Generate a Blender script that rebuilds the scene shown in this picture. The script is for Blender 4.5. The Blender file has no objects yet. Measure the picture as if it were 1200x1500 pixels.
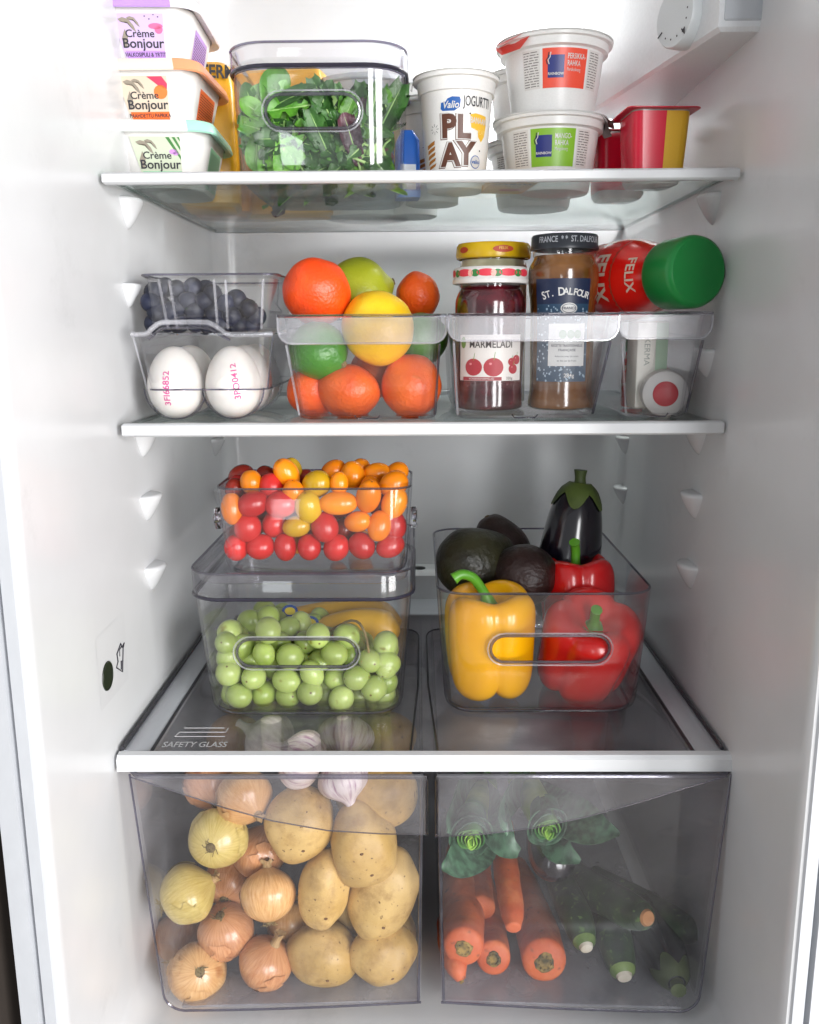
import bpy, bmesh, math, random
from math import sin, cos, pi, radians, sqrt
from mathutils import Vector, Matrix, Euler, noise
random.seed(7)
K = 0.01                                   # all lengths below are written in centimetres
sc = bpy.context.scene
col = bpy.data.collections.new("fridge_scene"); sc.collection.children.link(col)

# ------------------------------------------------------------------ camera, world, lights, exposure
cam = bpy.data.objects.new("camera", bpy.data.cameras.new("camera"))
cam.location = [c * K for c in (0.00,-66.00,0.00)]
cam.rotation_euler = (1.36755,0.00564,0.00979)
cam.data.sensor_fit = 'VERTICAL'; cam.data.sensor_height = 36; cam.data.lens = 31.200
cam.data.clip_start = 0.02; cam.data.clip_end = 50
col.objects.link(cam); sc.camera = cam

w = bpy.data.worlds.new("World"); sc.world = w; w.use_nodes = True
bg = w.node_tree.nodes["Background"]
bg.inputs[0].default_value = (0.94, 0.96, 1.0, 1); bg.inputs[1].default_value = 0.34

def area(name, loc, target, sx, sy, power, colour):
    l = bpy.data.lights.new(name, 'AREA'); l.shape = 'RECTANGLE'; l.size = sx * K; l.size_y = sy * K
    l.energy = power; l.color = colour
    o = bpy.data.objects.new(name, l); o.location = [c * K for c in loc]
    o.rotation_euler = (Vector(target) - Vector(loc)).to_track_quat('-Z', 'Y').to_euler()
    col.objects.link(o); return o
area("window_light", (165, -180, -35), (-8, 0, -22), 110, 190, 80, (1.0, 0.99, 0.98))
area("second_window_light", (64, -235, -25), (4, 0, -20), 46, 190, 30, (0.98, 0.99, 1.0))
area("third_window_light", (-56, -235, -40), (0, 0, -20), 20, 110, 3, (0.92, 0.97, 1.0))
area("fridge_lamp", (16.5, 25, 34.6), (10, 27, 0), 9, 7, 1.5, (1.0, 0.99, 0.97))

sc.view_settings.view_transform = 'Standard'; sc.view_settings.look = 'None'
sc.view_settings.gamma = 1.0; sc.view_settings.exposure = 0.70
cy = sc.cycles
cy.max_bounces = 10; cy.diffuse_bounces = 4; cy.glossy_bounces = 5; cy.transmission_bounces = 8
cy.transparent_max_bounces = 40; cy.use_denoising = True; cy.caustics_reflective = False; cy.caustics_refractive = False
cy.sample_clamp_indirect = 6.0

# ------------------------------------------------------------------ mesh helpers
class M:
    def __init__(s): s.v = []; s.f = []; s.m = []
    def add(s, v, f, mi=0):
        b = len(s.v); s.v += [tuple(p) for p in v]
        s.f += [tuple(i + b for i in q) for q in f]; s.m += [mi] * len(f); return s
    def xf(s, mat, start=0):
        s.v[start:] = [tuple(mat @ Vector(p)) for p in s.v[start:]]; return s

def link(name, m, mats, parent=None, loc=None, rot=None, sharp=38, kind=None):
    me = bpy.data.meshes.new(name)
    me.from_pydata([(x * K, y * K, z * K) for x, y, z in m.v], [], m.f)
    mats = mats if isinstance(mats, (list, tuple)) else [mats]
    for x in mats: me.materials.append(x)
    if len(mats) > 1: me.polygons.foreach_set('material_index', [min(i, len(mats) - 1) for i in m.m])
    me.polygons.foreach_set('use_smooth', [True] * len(me.polygons))
    if sharp: me.set_sharp_from_angle(angle=radians(sharp))
    me.update()
    o = bpy.data.objects.new(name, me); col.objects.link(o)
    if parent: o.parent = parent
    if loc: o.location = [c * K for c in loc]
    if rot: o.rotation_euler = rot
    if kind: o['kind'] = kind
    return o
def tag(o, label, cat, group=None):
    o['label'] = label; o['category'] = cat
    if group: o['group'] = group
    return o
def thing(name, label, cat, loc=(0, 0, 0), rot=(0, 0, 0), group=None):
    o = bpy.data.objects.new(name, None); o.empty_display_size = 0.02; col.objects.link(o)
    o.location = [c * K for c in loc]; o.rotation_euler = rot
    return tag(o, label, cat, group)
def aim(axis, spin=0):
    q = Vector(axis).normalized().to_track_quat('Z', 'Y')
    return (q @ Euler((0, 0, spin)).to_quaternion()).to_euler()

def loft(m, rings, mi=0, cap0=True, cap1=True, closed=True):
    n = len(rings[0]); v = [p for r in rings for p in r]; f = []
    for k in range(len(rings) - 1):
        for i in range(n if closed else n - 1):
            j = (i + 1) % n
            f.append((k * n + i, k * n + j, (k + 1) * n + j, (k + 1) * n + i))
    if cap0: f.append(tuple(reversed(range(n))))
    if cap1: f.append(tuple((len(rings) - 1) * n + i for i in range(n)))
    return m.add(v, f, mi)
def ring(r, z, n=32, cx=0, cy=0): return [(cx + r * cos(2 * pi * i / n), cy + r * sin(2 * pi * i / n), z) for i in range(n)]
def lathe(m, prof, n=32, mi=0, cap0=True, cap1=True): return loft(m, [ring(r, z, n) for r, z in prof], mi, cap0, cap1)
def crom(p, k=4):
    out = []
    for i in range(len(p) - 1):
        a = p[max(i - 1, 0)]; b = p[i]; c = p[i + 1]; d = p[min(i + 2, len(p) - 1)]
        for j in range(k):
            t = j / k
            out.append(tuple(0.5 * (2 * B + (C - A) * t + (2 * A - 5 * B + 4 * C - D) * t * t + (3 * B - A - 3 * C + D) * t ** 3) for A, B, C, D in zip(a, b, c, d)))
    return out + [tuple(p[-1])]
def rr(hx, hy, r, z, n=6, cx=0, cy=0):
    r = min(r, hx - .01, hy - .01); o = []
    for sx, sy, a0 in ((1, 1, 0), (-1, 1, 90), (-1, -1, 180), (1, -1, 270)):
        for i in range(n + 1):
            a = radians(a0 + 90 * i / n); o.append((cx + sx * (hx - r) + r * cos(a), cy + sy * (hy - r) + r * sin(a), z))
    return o
def box(m, x0, x1, y0, y1, z0, z1, mi=0, b=0.08):
    def sect(z, d): return rr((x1 - x0) / 2 - d, (y1 - y0) / 2 - d, b, z, 2, (x0 + x1) / 2, (y0 + y1) / 2)
    return loft(m, [sect(z0, b), sect(z0 + b, 0), sect(z1 - b, 0), sect(z1, b)], mi)
def hexa(m, p, mi=0): return m.add(p, [(3, 2, 1, 0), (4, 5, 6, 7), (0, 1, 5, 4), (1, 2, 6, 5), (2, 3, 7, 6), (3, 0, 4, 7)], mi)
def tube(m, path, rad, n=10, mi=0, cap=True, flat=1.0):
    path = [Vector(p) for p in path]; L = len(path)
    rad = rad if isinstance(rad, (list, tuple)) else [rad] * L
    ref = None; rings = []
    for i, p in enumerate(path):
        t = (path[min(i + 1, L - 1)] - path[max(i - 1, 0)]).normalized()
        if ref is None: ref = t.orthogonal().normalized()
        ref = (ref - t * ref.dot(t)).normalized(); b = t.cross(ref)
        rings.append([p + (ref * cos(2 * pi * k / n) + b * sin(2 * pi * k / n) * flat) * rad[i] for k in range(n)])
    return loft(m, rings, mi, cap, cap)
def loop_tube(m, path, r, n=8, mi=0):
    path = [Vector(p) for p in path]; L = len(path); rings = []; ref = None
    for i, p in enumerate(path):
        t = (path[(i + 1) % L] - path[i - 1]).normalized()
        if ref is None: ref = t.orthogonal().normalized()
        ref = (ref - t * ref.dot(t)).normalized(); b = t.cross(ref)
        rings.append([p + (ref * cos(2 * pi * k / n) + b * sin(2 * pi * k / n)) * r for k in range(n)])
    rings.append(rings[0]); return loft(m, rings, mi, False, False)
def ball(m, rx, ry, rz, nu=20, nv=12, fn=None, mi=0, c=(0, 0, 0)):
    v = [(c[0], c[1], c[2] - rz * (fn(Vector((0, 0, -1))) if fn else 1))]; f = []
    for k in range(1, nv):
        a = -pi / 2 + pi * k / nv
        for i in range(nu):
            d = Vector((cos(a) * cos(2 * pi * i / nu), cos(a) * sin(2 * pi * i / nu), sin(a))); s = fn(d) if fn else 1
            v.append((c[0] + rx * d.x * s, c[1] + ry * d.y * s, c[2] + rz * d.z * s))
    v.append((c[0], c[1], c[2] + rz * (fn(Vector((0, 0, 1))) if fn else 1))); e = len(v) - 1
    for i in range(nu):
        j = (i + 1) % nu; f.append((0, 1 + j, 1 + i)); b = 1 + (nv - 2) * nu; f.append((e, b + i, b + j))
    for k in range(nv - 2):
        for i in range(nu):
            j = (i + 1) % nu; b = 1 + k * nu; f.append((b + i, b + j, b + nu + j, b + nu + i))
    return m.add(v, f, mi)
def noisy(seed, amp, freq):
    o = Vector((seed * 3.7, seed * 1.3, -seed * 2.1))
    return lambda d: 1 + amp * noise.noise(d * freq + o)
def prism(m, pts, y0, y1, mi=0):
    """outline (x,z) pushed through y0..y1"""
    n = len(pts); v = [(x, y0, z) for x, z in pts] + [(x, y1, z) for x, z in pts]
    f = [tuple(range(n)), tuple(reversed(range(n, 2 * n)))] + [(i, i + n, (i + 1) % n + n, (i + 1) % n) for i in range(n)]
    return m.add(v, f, mi)

_tc = {}
def text2d(s, size, bold=0.0, shear=0.0, align='CENTER', sx=1.0):
    key = (s, size, bold, shear, align, sx)
    if key not in _tc:
        cu = bpy.data.curves.new("lettering", 'FONT'); cu.body = s; cu.size = 1; cu.offset = bold; cu.shear = shear
        cu.align_x = align; cu.align_y = 'CENTER'; cu.resolution_u = 3; cu.fill_mode = 'FRONT'
        o = bpy.data.objects.new("lettering", cu); me = bpy.data.meshes.new_from_object(o)
        bm = bmesh.new(); bm.from_mesh(me); bmesh.ops.triangulate(bm, faces=bm.faces[:])
        for k in range(4):
            es = [e for e in bm.edges if e.calc_length() * size > .32]
            if not es: break
            bmesh.ops.subdivide_edges(bm, edges=es, cuts=1, use_grid_fill=False); bmesh.ops.triangulate(bm, faces=[f for f in bm.faces if len(f.verts) > 3])
        bm.to_mesh(me); bm.free()
        _tc[key] = ([(v.co.x * size * sx, v.co.y * size) for v in me.vertices], [tuple(p.vertices) for p in me.polygons])
        bpy.data.objects.remove(o); bpy.data.curves.remove(cu); bpy.data.meshes.remove(me)
    return _tc[key]
def put_text(m, s, size, fn, mi=0, at=(0, 0), ang=0, **kw):
    v, f = text2d(s, size, **kw); c, d = cos(ang), sin(ang)
    m.add([fn(at[0] + x * c - y * d, at[1] + x * d + y * c) for x, y in v], f, mi)
def patch(m, fn, u0, u1, v0, v1, mi=0, nu=10, nv=3, skew=0):
    """sheet over a surface fn(u, v); skew leans the left edge"""
    v = []
    for j in range(nv + 1):
        for i in range(nu + 1):
            t = j / nv; a = u0 + skew * (1 - t); v.append(fn(a + (u1 - a) * i / nu, v0 + (v1 - v0) * t))
    f = [(j * (nu + 1) + i, j * (nu + 1) + i + 1, (j + 1) * (nu + 1) + i + 1, (j + 1) * (nu + 1) + i) for j in range(nv) for i in range(nu)]
    m.add(v, f, mi)
def blob(m, fn, pts, mi=0):
    """filled outline, cut into small steps so that it follows a curved wall"""
    q = []
    for (x0, y0), (x1, y1) in zip(pts, pts[1:] + pts[:1]):
        n = max(1, int(math.hypot(x1 - x0, y1 - y0) / .35)); q += [(x0 + (x1 - x0) * i / n, y0 + (y1 - y0) * i / n) for i in range(n)]
    cx = sum(p[0] for p in q) / len(q); cyy = sum(p[1] for p in q) / len(q); R = max(math.hypot(p[0] - cx, p[1] - cyy) for p in q); k = max(1, int(R / .3)); n = len(q)
    v = [fn(cx, cyy)] + [fn(cx + (x - cx) * j / k, cyy + (y - cyy) * j / k) for j in range(1, k + 1) for x, y in q]
    f = [(0, 1 + i, 1 + (i + 1) % n) for i in range(n)] + [(1 + (j - 1) * n + i, 1 + j * n + i, 1 + j * n + (i + 1) % n, 1 + (j - 1) * n + (i + 1) % n) for j in range(1, k) for i in range(n)]
    m.add(v, f, mi)
def oval(cx, cy, rx, ry, n=16, a0=0): return [(cx + rx * cos(a0 + 2 * pi * i / n), cy + ry * sin(a0 + 2 * pi * i / n)) for i in range(n)]

# ------------------------------------------------------------------ materials
def lin(h):
    h = h.lstrip('#'); c = [int(h[i:i + 2], 16) / 255 for i in (0, 2, 4)]
    return tuple(x / 12.92 if x <= 0.04045 else ((x + 0.055) / 1.055) ** 2.4 for x in c) + (1,)
def nmat(name):
    m = bpy.data.materials.new(name); m.use_nodes = True; nt = m.node_tree
    return m, nt, nt.nodes, nt.nodes["Principled BSDF"]
_mc = {}
def plain(c, rough=0.5, spec=0.5, coat=0.0, name=None):
    """printed ink, paper or moulded plastic with a trace of unevenness"""
    key = (c, rough, spec, coat)
    if key not in _mc:
        m, nt, N, b = nmat(name or "plain_" + c.strip('#'))
        t = N.new("ShaderNodeTexNoise"); t.inputs["Scale"].default_value = 60; t.inputs["Detail"].default_value = 3
        mx = N.new("ShaderNodeMixRGB"); mx.blend_type = 'MULTIPLY'; mx.inputs[0].default_value = 0.12; mx.inputs[1].default_value = lin(c)
        nt.links.new(t.outputs["Fac"], mx.inputs[2]); nt.links.new(mx.outputs[0], b.inputs["Base Color"])
        b.inputs["Roughness"].default_value = rough; b.inputs["Specular IOR Level"].default_value = spec; b.inputs["Coat Weight"].default_value = coat
        _mc[key] = m
    return _mc[key]
def organic(name, c1, c2, scale=30, rough=0.4, bump=0.15, bscale=150, sss=0.0, sr=(1, .4, .2), c3=None, s3=(0.62, 0.68), scale3=120, streak=0, rand=0.12, detail=4, coat=0.0, lohi=(0.38, 0.62), aniso=None, c4=None, s4=(.5, .75), scale4=25):
    """two-tone skin; streak > 0 runs the pattern along the meridians; c3 adds specks"""
    m, nt, N, b = nmat(name); L = nt.links
    tc = N.new("ShaderNodeTexCoord"); src = tc.outputs["Object"]
    if streak:
        sp = N.new("ShaderNodeSeparateXYZ"); L.new(src, sp.inputs[0])
        cx = N.new("ShaderNodeCombineXYZ"); L.new(sp.outputs[0], cx.inputs[0]); L.new(sp.outputs[1], cx.inputs[1])
        nz = N.new("ShaderNodeVectorMath"); nz.operation = 'NORMALIZE'; L.new(cx.outputs[0], nz.inputs[0])
        mz = N.new("ShaderNodeMath"); mz.operation = 'MULTIPLY'; mz.inputs[1].default_value = 8; L.new(sp.outputs[2], mz.inputs[0])
        c2n = N.new("ShaderNodeCombineXYZ"); L.new(mz.outputs[0], c2n.inputs[2])
        ad = N.new("ShaderNodeVectorMath"); ad.operation = 'ADD'; L.new(nz.outputs[0], ad.inputs[0]); L.new(c2n.outputs[0], ad.inputs[1]); src = ad.outputs[0]
        scale = streak
    if aniso:
        mp = N.new("ShaderNodeMapping"); mp.inputs["Scale"].default_value = aniso; L.new(src, mp.inputs[0]); src = mp.outputs[0]
    oi = N.new("ShaderNodeObjectInfo")
    t = N.new("ShaderNodeTexNoise"); t.noise_dimensions = '4D'; t.inputs["Scale"].default_value = scale; t.inputs["Detail"].default_value = detail
    L.new(src, t.inputs["Vector"])
    wr = N.new("ShaderNodeMath"); wr.operation = 'MULTIPLY'; wr.inputs[1].default_value = 17; L.new(oi.outputs["Random"], wr.inputs[0]); L.new(wr.outputs[0], t.inputs["W"])
    r = N.new("ShaderNodeValToRGB"); r.color_ramp.elements[0].position = lohi[0]; r.color_ramp.elements[1].position = lohi[1]
    r.color_ramp.elements[0].color = lin(c1); r.color_ramp.elements[1].color = lin(c2); L.new(t.outputs["Fac"], r.inputs[0])
    out = r.outputs[0]
    if c3:
        t3 = N.new("ShaderNodeTexNoise"); t3.noise_dimensions = '4D'; t3.inputs["Scale"].default_value = scale3; t3.inputs["Detail"].default_value = 2; L.new(tc.outputs["Object"], t3.inputs["Vector"]); L.new(wr.outputs[0], t3.inputs["W"])
        mr = N.new("ShaderNodeMapRange"); mr.inputs[1].default_value = s3[0]; mr.inputs[2].default_value = s3[1]; L.new(t3.outputs["Fac"], mr.inputs[0])
        mx = N.new("ShaderNodeMixRGB"); L.new(mr.outputs[0], mx.inputs[0]); L.new(out, mx.inputs[1]); mx.inputs[2].default_value = lin(c3); out = mx.outputs[0]
    if c4:
        t4 = N.new("ShaderNodeTexNoise"); t4.noise_dimensions = '4D'; t4.inputs["Scale"].default_value = scale4; t4.inputs["Detail"].default_value = 8; t4.inputs["Roughness"].default_value = .7; L.new(tc.outputs["Object"], t4.inputs["Vector"]); L.new(wr.outputs[0], t4.inputs["W"])
        m4 = N.new("ShaderNodeMapRange"); m4.inputs[1].default_value = s4[0]; m4.inputs[2].default_value = s4[1]; L.new(t4.outputs["Fac"], m4.inputs[0])
        x4 = N.new("ShaderNodeMixRGB"); L.new(m4.outputs[0], x4.inputs[0]); L.new(out, x4.inputs[1]); x4.inputs[2].default_value = lin(c4); out = x4.outputs[0]
    hv = N.new("ShaderNodeHueSaturation"); mv = N.new("ShaderNodeMapRange"); mv.inputs[3].default_value = 1 - rand; mv.inputs[4].default_value = 1 + rand
    L.new(oi.outputs["Random"], mv.inputs[0]); L.new(mv.outputs[0], hv.inputs["Value"]); L.new(out, hv.inputs["Color"])
    L.new(hv.outputs[0], b.inputs["Base Color"])
    b.inputs["Roughness"].default_value = rough; b.inputs["Coat Weight"].default_value = coat; b.inputs["Coat Roughness"].default_value = 0.15
    if sss:
        b.inputs["Subsurface Weight"].default_value = sss; b.inputs["Subsurface Radius"].default_value = sr; b.inputs["Subsurface Scale"].default_value = 0.006
    if bump:
        tb = N.new("ShaderNodeTexNoise"); tb.inputs["Scale"].default_value = bscale; tb.inputs["Detail"].default_value = 3; L.new(tc.outputs["Object"], tb.inputs["Vector"])
        bp = N.new("ShaderNodeBump"); bp.inputs["Strength"].default_value = bump; bp.inputs["Distance"].default_value = 0.002
        L.new(tb.outputs["Fac"], bp.inputs["Height"]); L.new(bp.outputs[0], b.inputs["Normal"])
    return m
def clear(name, tint=(0.975, 0.975, 0.985), edge=(0.50, 0.49, 0.56), haze=0.02, rough=0.03, f0=0.05, gain=0.95, hz_col=(0.8, 0.8, 0.84)):
    """thin clear moulded plastic or sheet glass: see-through with a facing-dependent reflection and tint, plus a little scatter"""
    m, nt, N, b = nmat(name); L = nt.links; N.remove(b); out = N["Material Output"]
    lw = N.new("ShaderNodeLayerWeight"); lw.inputs["Blend"].default_value = 0.5
    p5 = N.new("ShaderNodeMath"); p5.operation = 'POWER'; p5.inputs[1].default_value = 4.5; L.new(lw.outputs["Facing"], p5.inputs[0])
    ma = N.new("ShaderNodeMath"); ma.operation = 'MULTIPLY_ADD'; ma.inputs[1].default_value = gain - f0; ma.inputs[2].default_value = f0; L.new(p5.outputs[0], ma.inputs[0])
    p2 = N.new("ShaderNodeMath"); p2.operation = 'POWER'; p2.inputs[1].default_value = 3; L.new(lw.outputs["Facing"], p2.inputs[0])
    mx = N.new("ShaderNodeMixRGB"); L.new(p2.outputs[0], mx.inputs[0]); mx.inputs[1].default_value = tint + (1,); mx.inputs[2].default_value = edge + (1,)
    tr = N.new("ShaderNodeBsdfTransparent"); L.new(mx.outputs[0], tr.inputs[0])
    df = N.new("ShaderNodeBsdfDiffuse"); df.inputs[0].default_value = hz_col + (1,)
    gl = N.new("ShaderNodeBsdfGlossy"); gl.inputs["Roughness"].default_value = rough
    tcn = N.new("ShaderNodeTexCoord"); sm = N.new("ShaderNodeTexNoise"); sm.inputs["Scale"].default_value = 22; sm.inputs["Detail"].default_value = 5; L.new(tcn.outputs["Object"], sm.inputs["Vector"])
    hz = N.new("ShaderNodeMapRange"); hz.inputs[1].default_value = .35; hz.inputs[2].default_value = .75; hz.inputs[3].default_value = haze * .5; hz.inputs[4].default_value = haze * 2.2; L.new(sm.outputs["Fac"], hz.inputs[0])
    rg = N.new("ShaderNodeMapRange"); rg.inputs[1].default_value = .4; rg.inputs[2].default_value = .7; rg.inputs[3].default_value = rough; rg.inputs[4].default_value = rough + .10; L.new(sm.outputs["Fac"], rg.inputs[0]); L.new(rg.outputs[0], gl.inputs["Roughness"])
    m1 = N.new("ShaderNodeMixShader"); L.new(hz.outputs[0], m1.inputs[0]); L.new(tr.outputs[0], m1.inputs[1]); L.new(df.outputs[0], m1.inputs[2])
    m2 = N.new("ShaderNodeMixShader"); L.new(ma.outputs[0], m2.inputs[0]); L.new(m1.outputs[0], m2.inputs[1]); L.new(gl.outputs[0], m2.inputs[2])
    L.new(m2.outputs[0], out.inputs[0]); return m
def solid_glass(name, c=(0.9, 0.9, 0.94), rough=0.02, ior=1.45):
    m, nt, N, b = nmat(name); b.inputs["Base Color"].default_value = c + (1,); b.inputs["Roughness"].default_value = rough
    b.inputs["Transmission Weight"].default_value = 1; b.inputs["IOR"].default_value = ior; return m

LINER = organic("white_liner_plastic", "#cdced0", "#d4d5d7", scale=6, rough=0.24, bump=0.03, bscale=90, rand=0, c4="#bdbec0", s4=(.58, .82), scale4=9)
TRIM = plain("#d6d8da", 0.3); GREYP = plain("#b9bcc2", 0.35); DARKP = plain("#34343a", 0.4); BLACK = plain("#141416", 0.5)
CLEAR = clear("clear_acrylic", tint=(.994, .994, .996), edge=(.80, .79, .83), haze=.005); LIDM = clear("clear_lid_acrylic", tint=(0.975, 0.97, 0.98), haze=0.02)
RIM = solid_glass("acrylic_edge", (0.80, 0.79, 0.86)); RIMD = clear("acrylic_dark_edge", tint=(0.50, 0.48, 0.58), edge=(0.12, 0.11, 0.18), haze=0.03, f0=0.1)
FROST = clear("frosted_ledge", tint=(0.93, 0.925, 0.94), haze=0.07, rough=0.25)
CRISP = clear("crisper_drawer_plastic", tint=(0.988, 0.986, 0.99), edge=(0.78, 0.77, 0.81), haze=0.012, f0=.035)
LIP = clear("drawer_pull_plastic", tint=(0.965, 0.96, 0.975), haze=0.03, rough=0.15)
SHEET = clear("shelf_glass", tint=(0.965, 0.985, 0.98), edge=(0.74, 0.82, 0.79), haze=0.03, f0=0.04, gain=.8)
WHITEP = plain("#dddbd8", 0.35); INK = plain("#23222b", 0.5)

# ------------------------------------------------------------------ the refrigerator
XL, XR, YB, YF = -22.6, 22.8, 37.0, -17.0
ZC, ZFL = 36.0, -53.0                     # ceiling and floor of the liner
ZT, ZM, ZL = 10.9, -6.95, -31.0           # top faces of the three glass shelves
fr = thing("refrigerator", "open white refrigerator with bare glossy liner holding all the shelves", "refrigerator", (0, 0, ZFL))
def rel(m): return m.xf(Matrix.Translation((0, 0, -ZFL)))
cxm, czm = (XL + XR) / 2, (ZC + ZFL) / 2; hxm, hzm = (XR - XL) / 2, (ZC - ZFL) / 2
def liner_ring(y, d, r=2.2):
    return [(x, y, z) for x, z, _ in rr(hxm - d, hzm - d, r, 0, 8, cxm, czm)]
m = M()
rings = [liner_ring(YF - .55, -.35, 2.4), liner_ring(YF - .5, -.2, 2.3), liner_ring(YF - .2, -.05, 2.2), liner_ring(YF + .4, 0)]
rings += [liner_ring(y, 0) for y in (-5, 10, 25, YB - 2.5)]
rings += [liner_ring(YB - 2.5 + 2.5 * sin(a), 2.5 * (1 - cos(a)), 2.2) for a in (radians(20), radians(40), radians(60), radians(75), radians(90))]
loft(m, rings, 0, False, True); link("liner", rel(m), LINER, fr)
# cabinet: front frame with a stepped face, gasket seat and the outer case
m = M()
steps = [(YF - .55, .35), (YF - .75, .45), (YF - .75, 1.15), (YF - .2, 1.2), (YF - .2, 1.36), (YF - .9, 1.46), (YF - .9, 2.6), (YF - .4, 2.85), (YB + 5, 2.85)]
loft(m, [liner_ring(y, -d, 2.4 + .2 * d) for y, d in steps], 0, False, True); link("cabinet", rel(m), plain("#bfc2c7", .3), fr)
# moulded shelf rests: half cones with a flat top
def rest(y, z, side, s=1.0):
    m = M(); n = 14; x0 = XL if side < 0 else XR; sg = 1 if side < 0 else -1
    prof = [(1.3, .0), (1.55, -.06), (1.66, -.2), (1.62, -.4), (1.3, -.95), (.85, -1.6), (.4, -2.1), (.1, -2.3)]
    rings = [[(x0 - sg * .05 + sg * max(0, sin(pi * i / n)) * r * .8 * s, y + cos(pi * i / n) * r * s, z + dz * s) for i in range(n + 1)] for r, dz in prof]
    loft(m, rings, 0, True, True, closed=False); link("shelf_rest", rel(m), LINER, fr, sharp=60)
for z in (ZT - .85, ZM - .9, -13.2, -19.2):
    for sd in (-1, 1): rest(6.0, z, sd)
for z in (ZM - .9, -11.6, -17.2): rest(31.5, z, 1, .9); rest(31.5, z, -1, .9)
rest(5.2, -1.6, 1, 1.0); rest(5.0, 3.6, -1, .8)
# ledge along the foot of the back wall with its drain hole
m = M(); box(m, XL + .3, XR - .3, 33.2, YB + .3, -31.5, -27.6, b=.4); link("drain_ledge", rel(m), LINER, fr)
m = M(); c = (-0.03,35.00,-29.89); lathe(m, [(.62, -27.58), (.62, -27.5), (.4, -27.5)], 16); m.xf(Matrix.Translation((c[0], 35, 0)) @ Matrix.Diagonal((1.25, 1, 1, 1))); link("drain_hole", rel(m), BLACK, fr)
# round indicator and arrow label on the left wall (u runs to the back, v up)
def lw(u, v, d=.03): return (XL + d, u, v)
q = (-22.60,-5.75,-24.44); qy, qz = q[1], q[2]
m = M(); n0 = [lw(qy + x, qz + y, .06) for x, y in oval(0, 0, 1.02, 1.02, 28)]
m.add(n0, [tuple(range(28))]); loop_tube(m, [lw(qy + x, qz + y, .05) for x, y in oval(0, 0, 1.02, 1.02, 28)], .06)
ind = link("temperature_indicator", rel(m), [plain("#1c2416", .35)], fr)
m = M(); patch(m, lambda u, v: lw(u, v, .02), qy - 1.7, qy + 4.4, qz - 2.0, qz + 3.4, 0, 2, 2)
st = link("indicator_sticker", rel(m), LINER, fr)
m = M(); a = (-22.60,-2.73,-24.35); ay, az = a[1], a[2]
out = [(-1.15, -.25), (.05, -1.25), (.55, .9), (.85, 1.25), (.35, 1.05), (.1, 1.55), (-.85, .95), (-.75, .15)]
loop_tube(m, [lw(ay + x, az + y * .8, .05) for x, y in out], .055, 6)
tube(m, [lw(ay - .1, az - .75), lw(ay + .0, az - .1)], .13, 6); tube(m, [lw(ay - .25, az + .35), lw(ay - .2, az + .85), lw(ay + .25, az + .95)], .05, 6)
link("arrow_mark", rel(m), INK, st)
# control box with thermostat dial under the ceiling, right wall
bx = (20.01,-1.50,19.33); zb = bx[2]; x0 = bx[0]
m = M()
pl = [(x0, -1.5), (XR + .2, -1.5), (XR + .2, 24), (x0 - 4.6, 24)]
def inset(z, d): return [(pl[0][0] + d, pl[0][1] + d, z), (pl[1][0], pl[1][1] + d, z), (pl[2][0], pl[2][1] - d, z), (pl[3][0] + d, pl[3][1] - d, z)]
loft(m, [inset(zb, .25), inset(zb + .25, 0), inset(ZC - .02, 0)]); link("control_box", rel(m), plain("#e3e6e9", .3), fr)
m = M(); box(m, x0 + .35, XR + .1, -1.62, -1.3, zb + .6, ZC - .1, b=.1); link("control_box_panel", rel(m), plain("#c3c8ce", .3), fr)
dl = Vector((-1, -.42, 0)).normalized(); dc = Vector((18.12,2.50,21.48))
m = M(); lathe(m, [(2.05, -2.2), (2.05, -.15), (1.95, 0), (1.6, .02)], 40); dial = link("thermostat_dial", m, plain("#d3d8da", .35), fr, (dc[0], dc[1], dc[2] - ZFL), aim(dl))
m = M()
for k in range(9):
    a = radians(-150 + 26 * k); put_text(m, "." if k % 4 else str(k // 4 * 3 + 1), .75, lambda x, y: (x, y, .06), at=(1.65 * cos(a), 1.65 * sin(a)), ang=a - pi / 2, bold=.03)
link("dial_marks", m, INK, dial)

# ------------------------------------------------------------------ kitchen beside the fridge
m = M(); box(m, -90, -26.4, -23, 40, -60, 60); tag(link("kitchen_cabinet", m, plain("#3a3430", .5)), "dark brown cabinet side showing as a sliver left of the fridge", "cabinet")
m = M(); m.add([(-200, -300, -60), (200, -300, -60), (200, 60, -60), (-200, 60, -60)], [(0, 1, 2, 3)]); link("floor", m, organic("floor_boards", "#8d8378", "#9c9287", scale=3, rough=.5, rand=0), kind='structure')

# ------------------------------------------------------------------ glass shelves
def shelf(label, zt, rear_y, zf0, zf1, xa, xb):
    t = thing("glass_shelf", label, "shelf", (0, 0, zt - .45), group="glass shelves in the fridge")
    z0 = -(zt - .45)
    m = M(); box(m, XL + .35, XR - .35, .35, rear_y, zt - .42, zt, b=.06); m.xf(Matrix.Translation((0, 0, z0))); link("glass_pane", m, SHEET, t)
    m = M(); box(m, xa, xb, -.35, .5, zf1, zf0, b=.14); m.xf(Matrix.Translation((0, 0, z0))); link("front_trim", m, TRIM, t)
    m = M(); box(m, XL + .3, XR - .3, rear_y - .1, rear_y + .6, zt - .42, zt + .1, b=.06); m.xf(Matrix.Translation((0, 0, z0))); link("rear_trim", m, GREYP, t)
    for x in (XL + .42, XR - .42):
        m = M(); tube(m, [(x, .6, zt - .2 + z0), (x, rear_y - .1, zt - .2 + z0)], .12, 6); link("pane_edge", m, plain("#5d7069", .2), t)
shelf("topmost glass shelf carrying the cream cheese tubs, salad box and yogurts", ZT, 35.4, ZT + .02, ZT - .76, XL + .3, XR - .25)
shelf("middle glass shelf carrying the eggs, citrus, jam jars and ketchup", ZM, 35.4, ZM + .16, ZM - .82, XL + .45, XR - .2)
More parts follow.
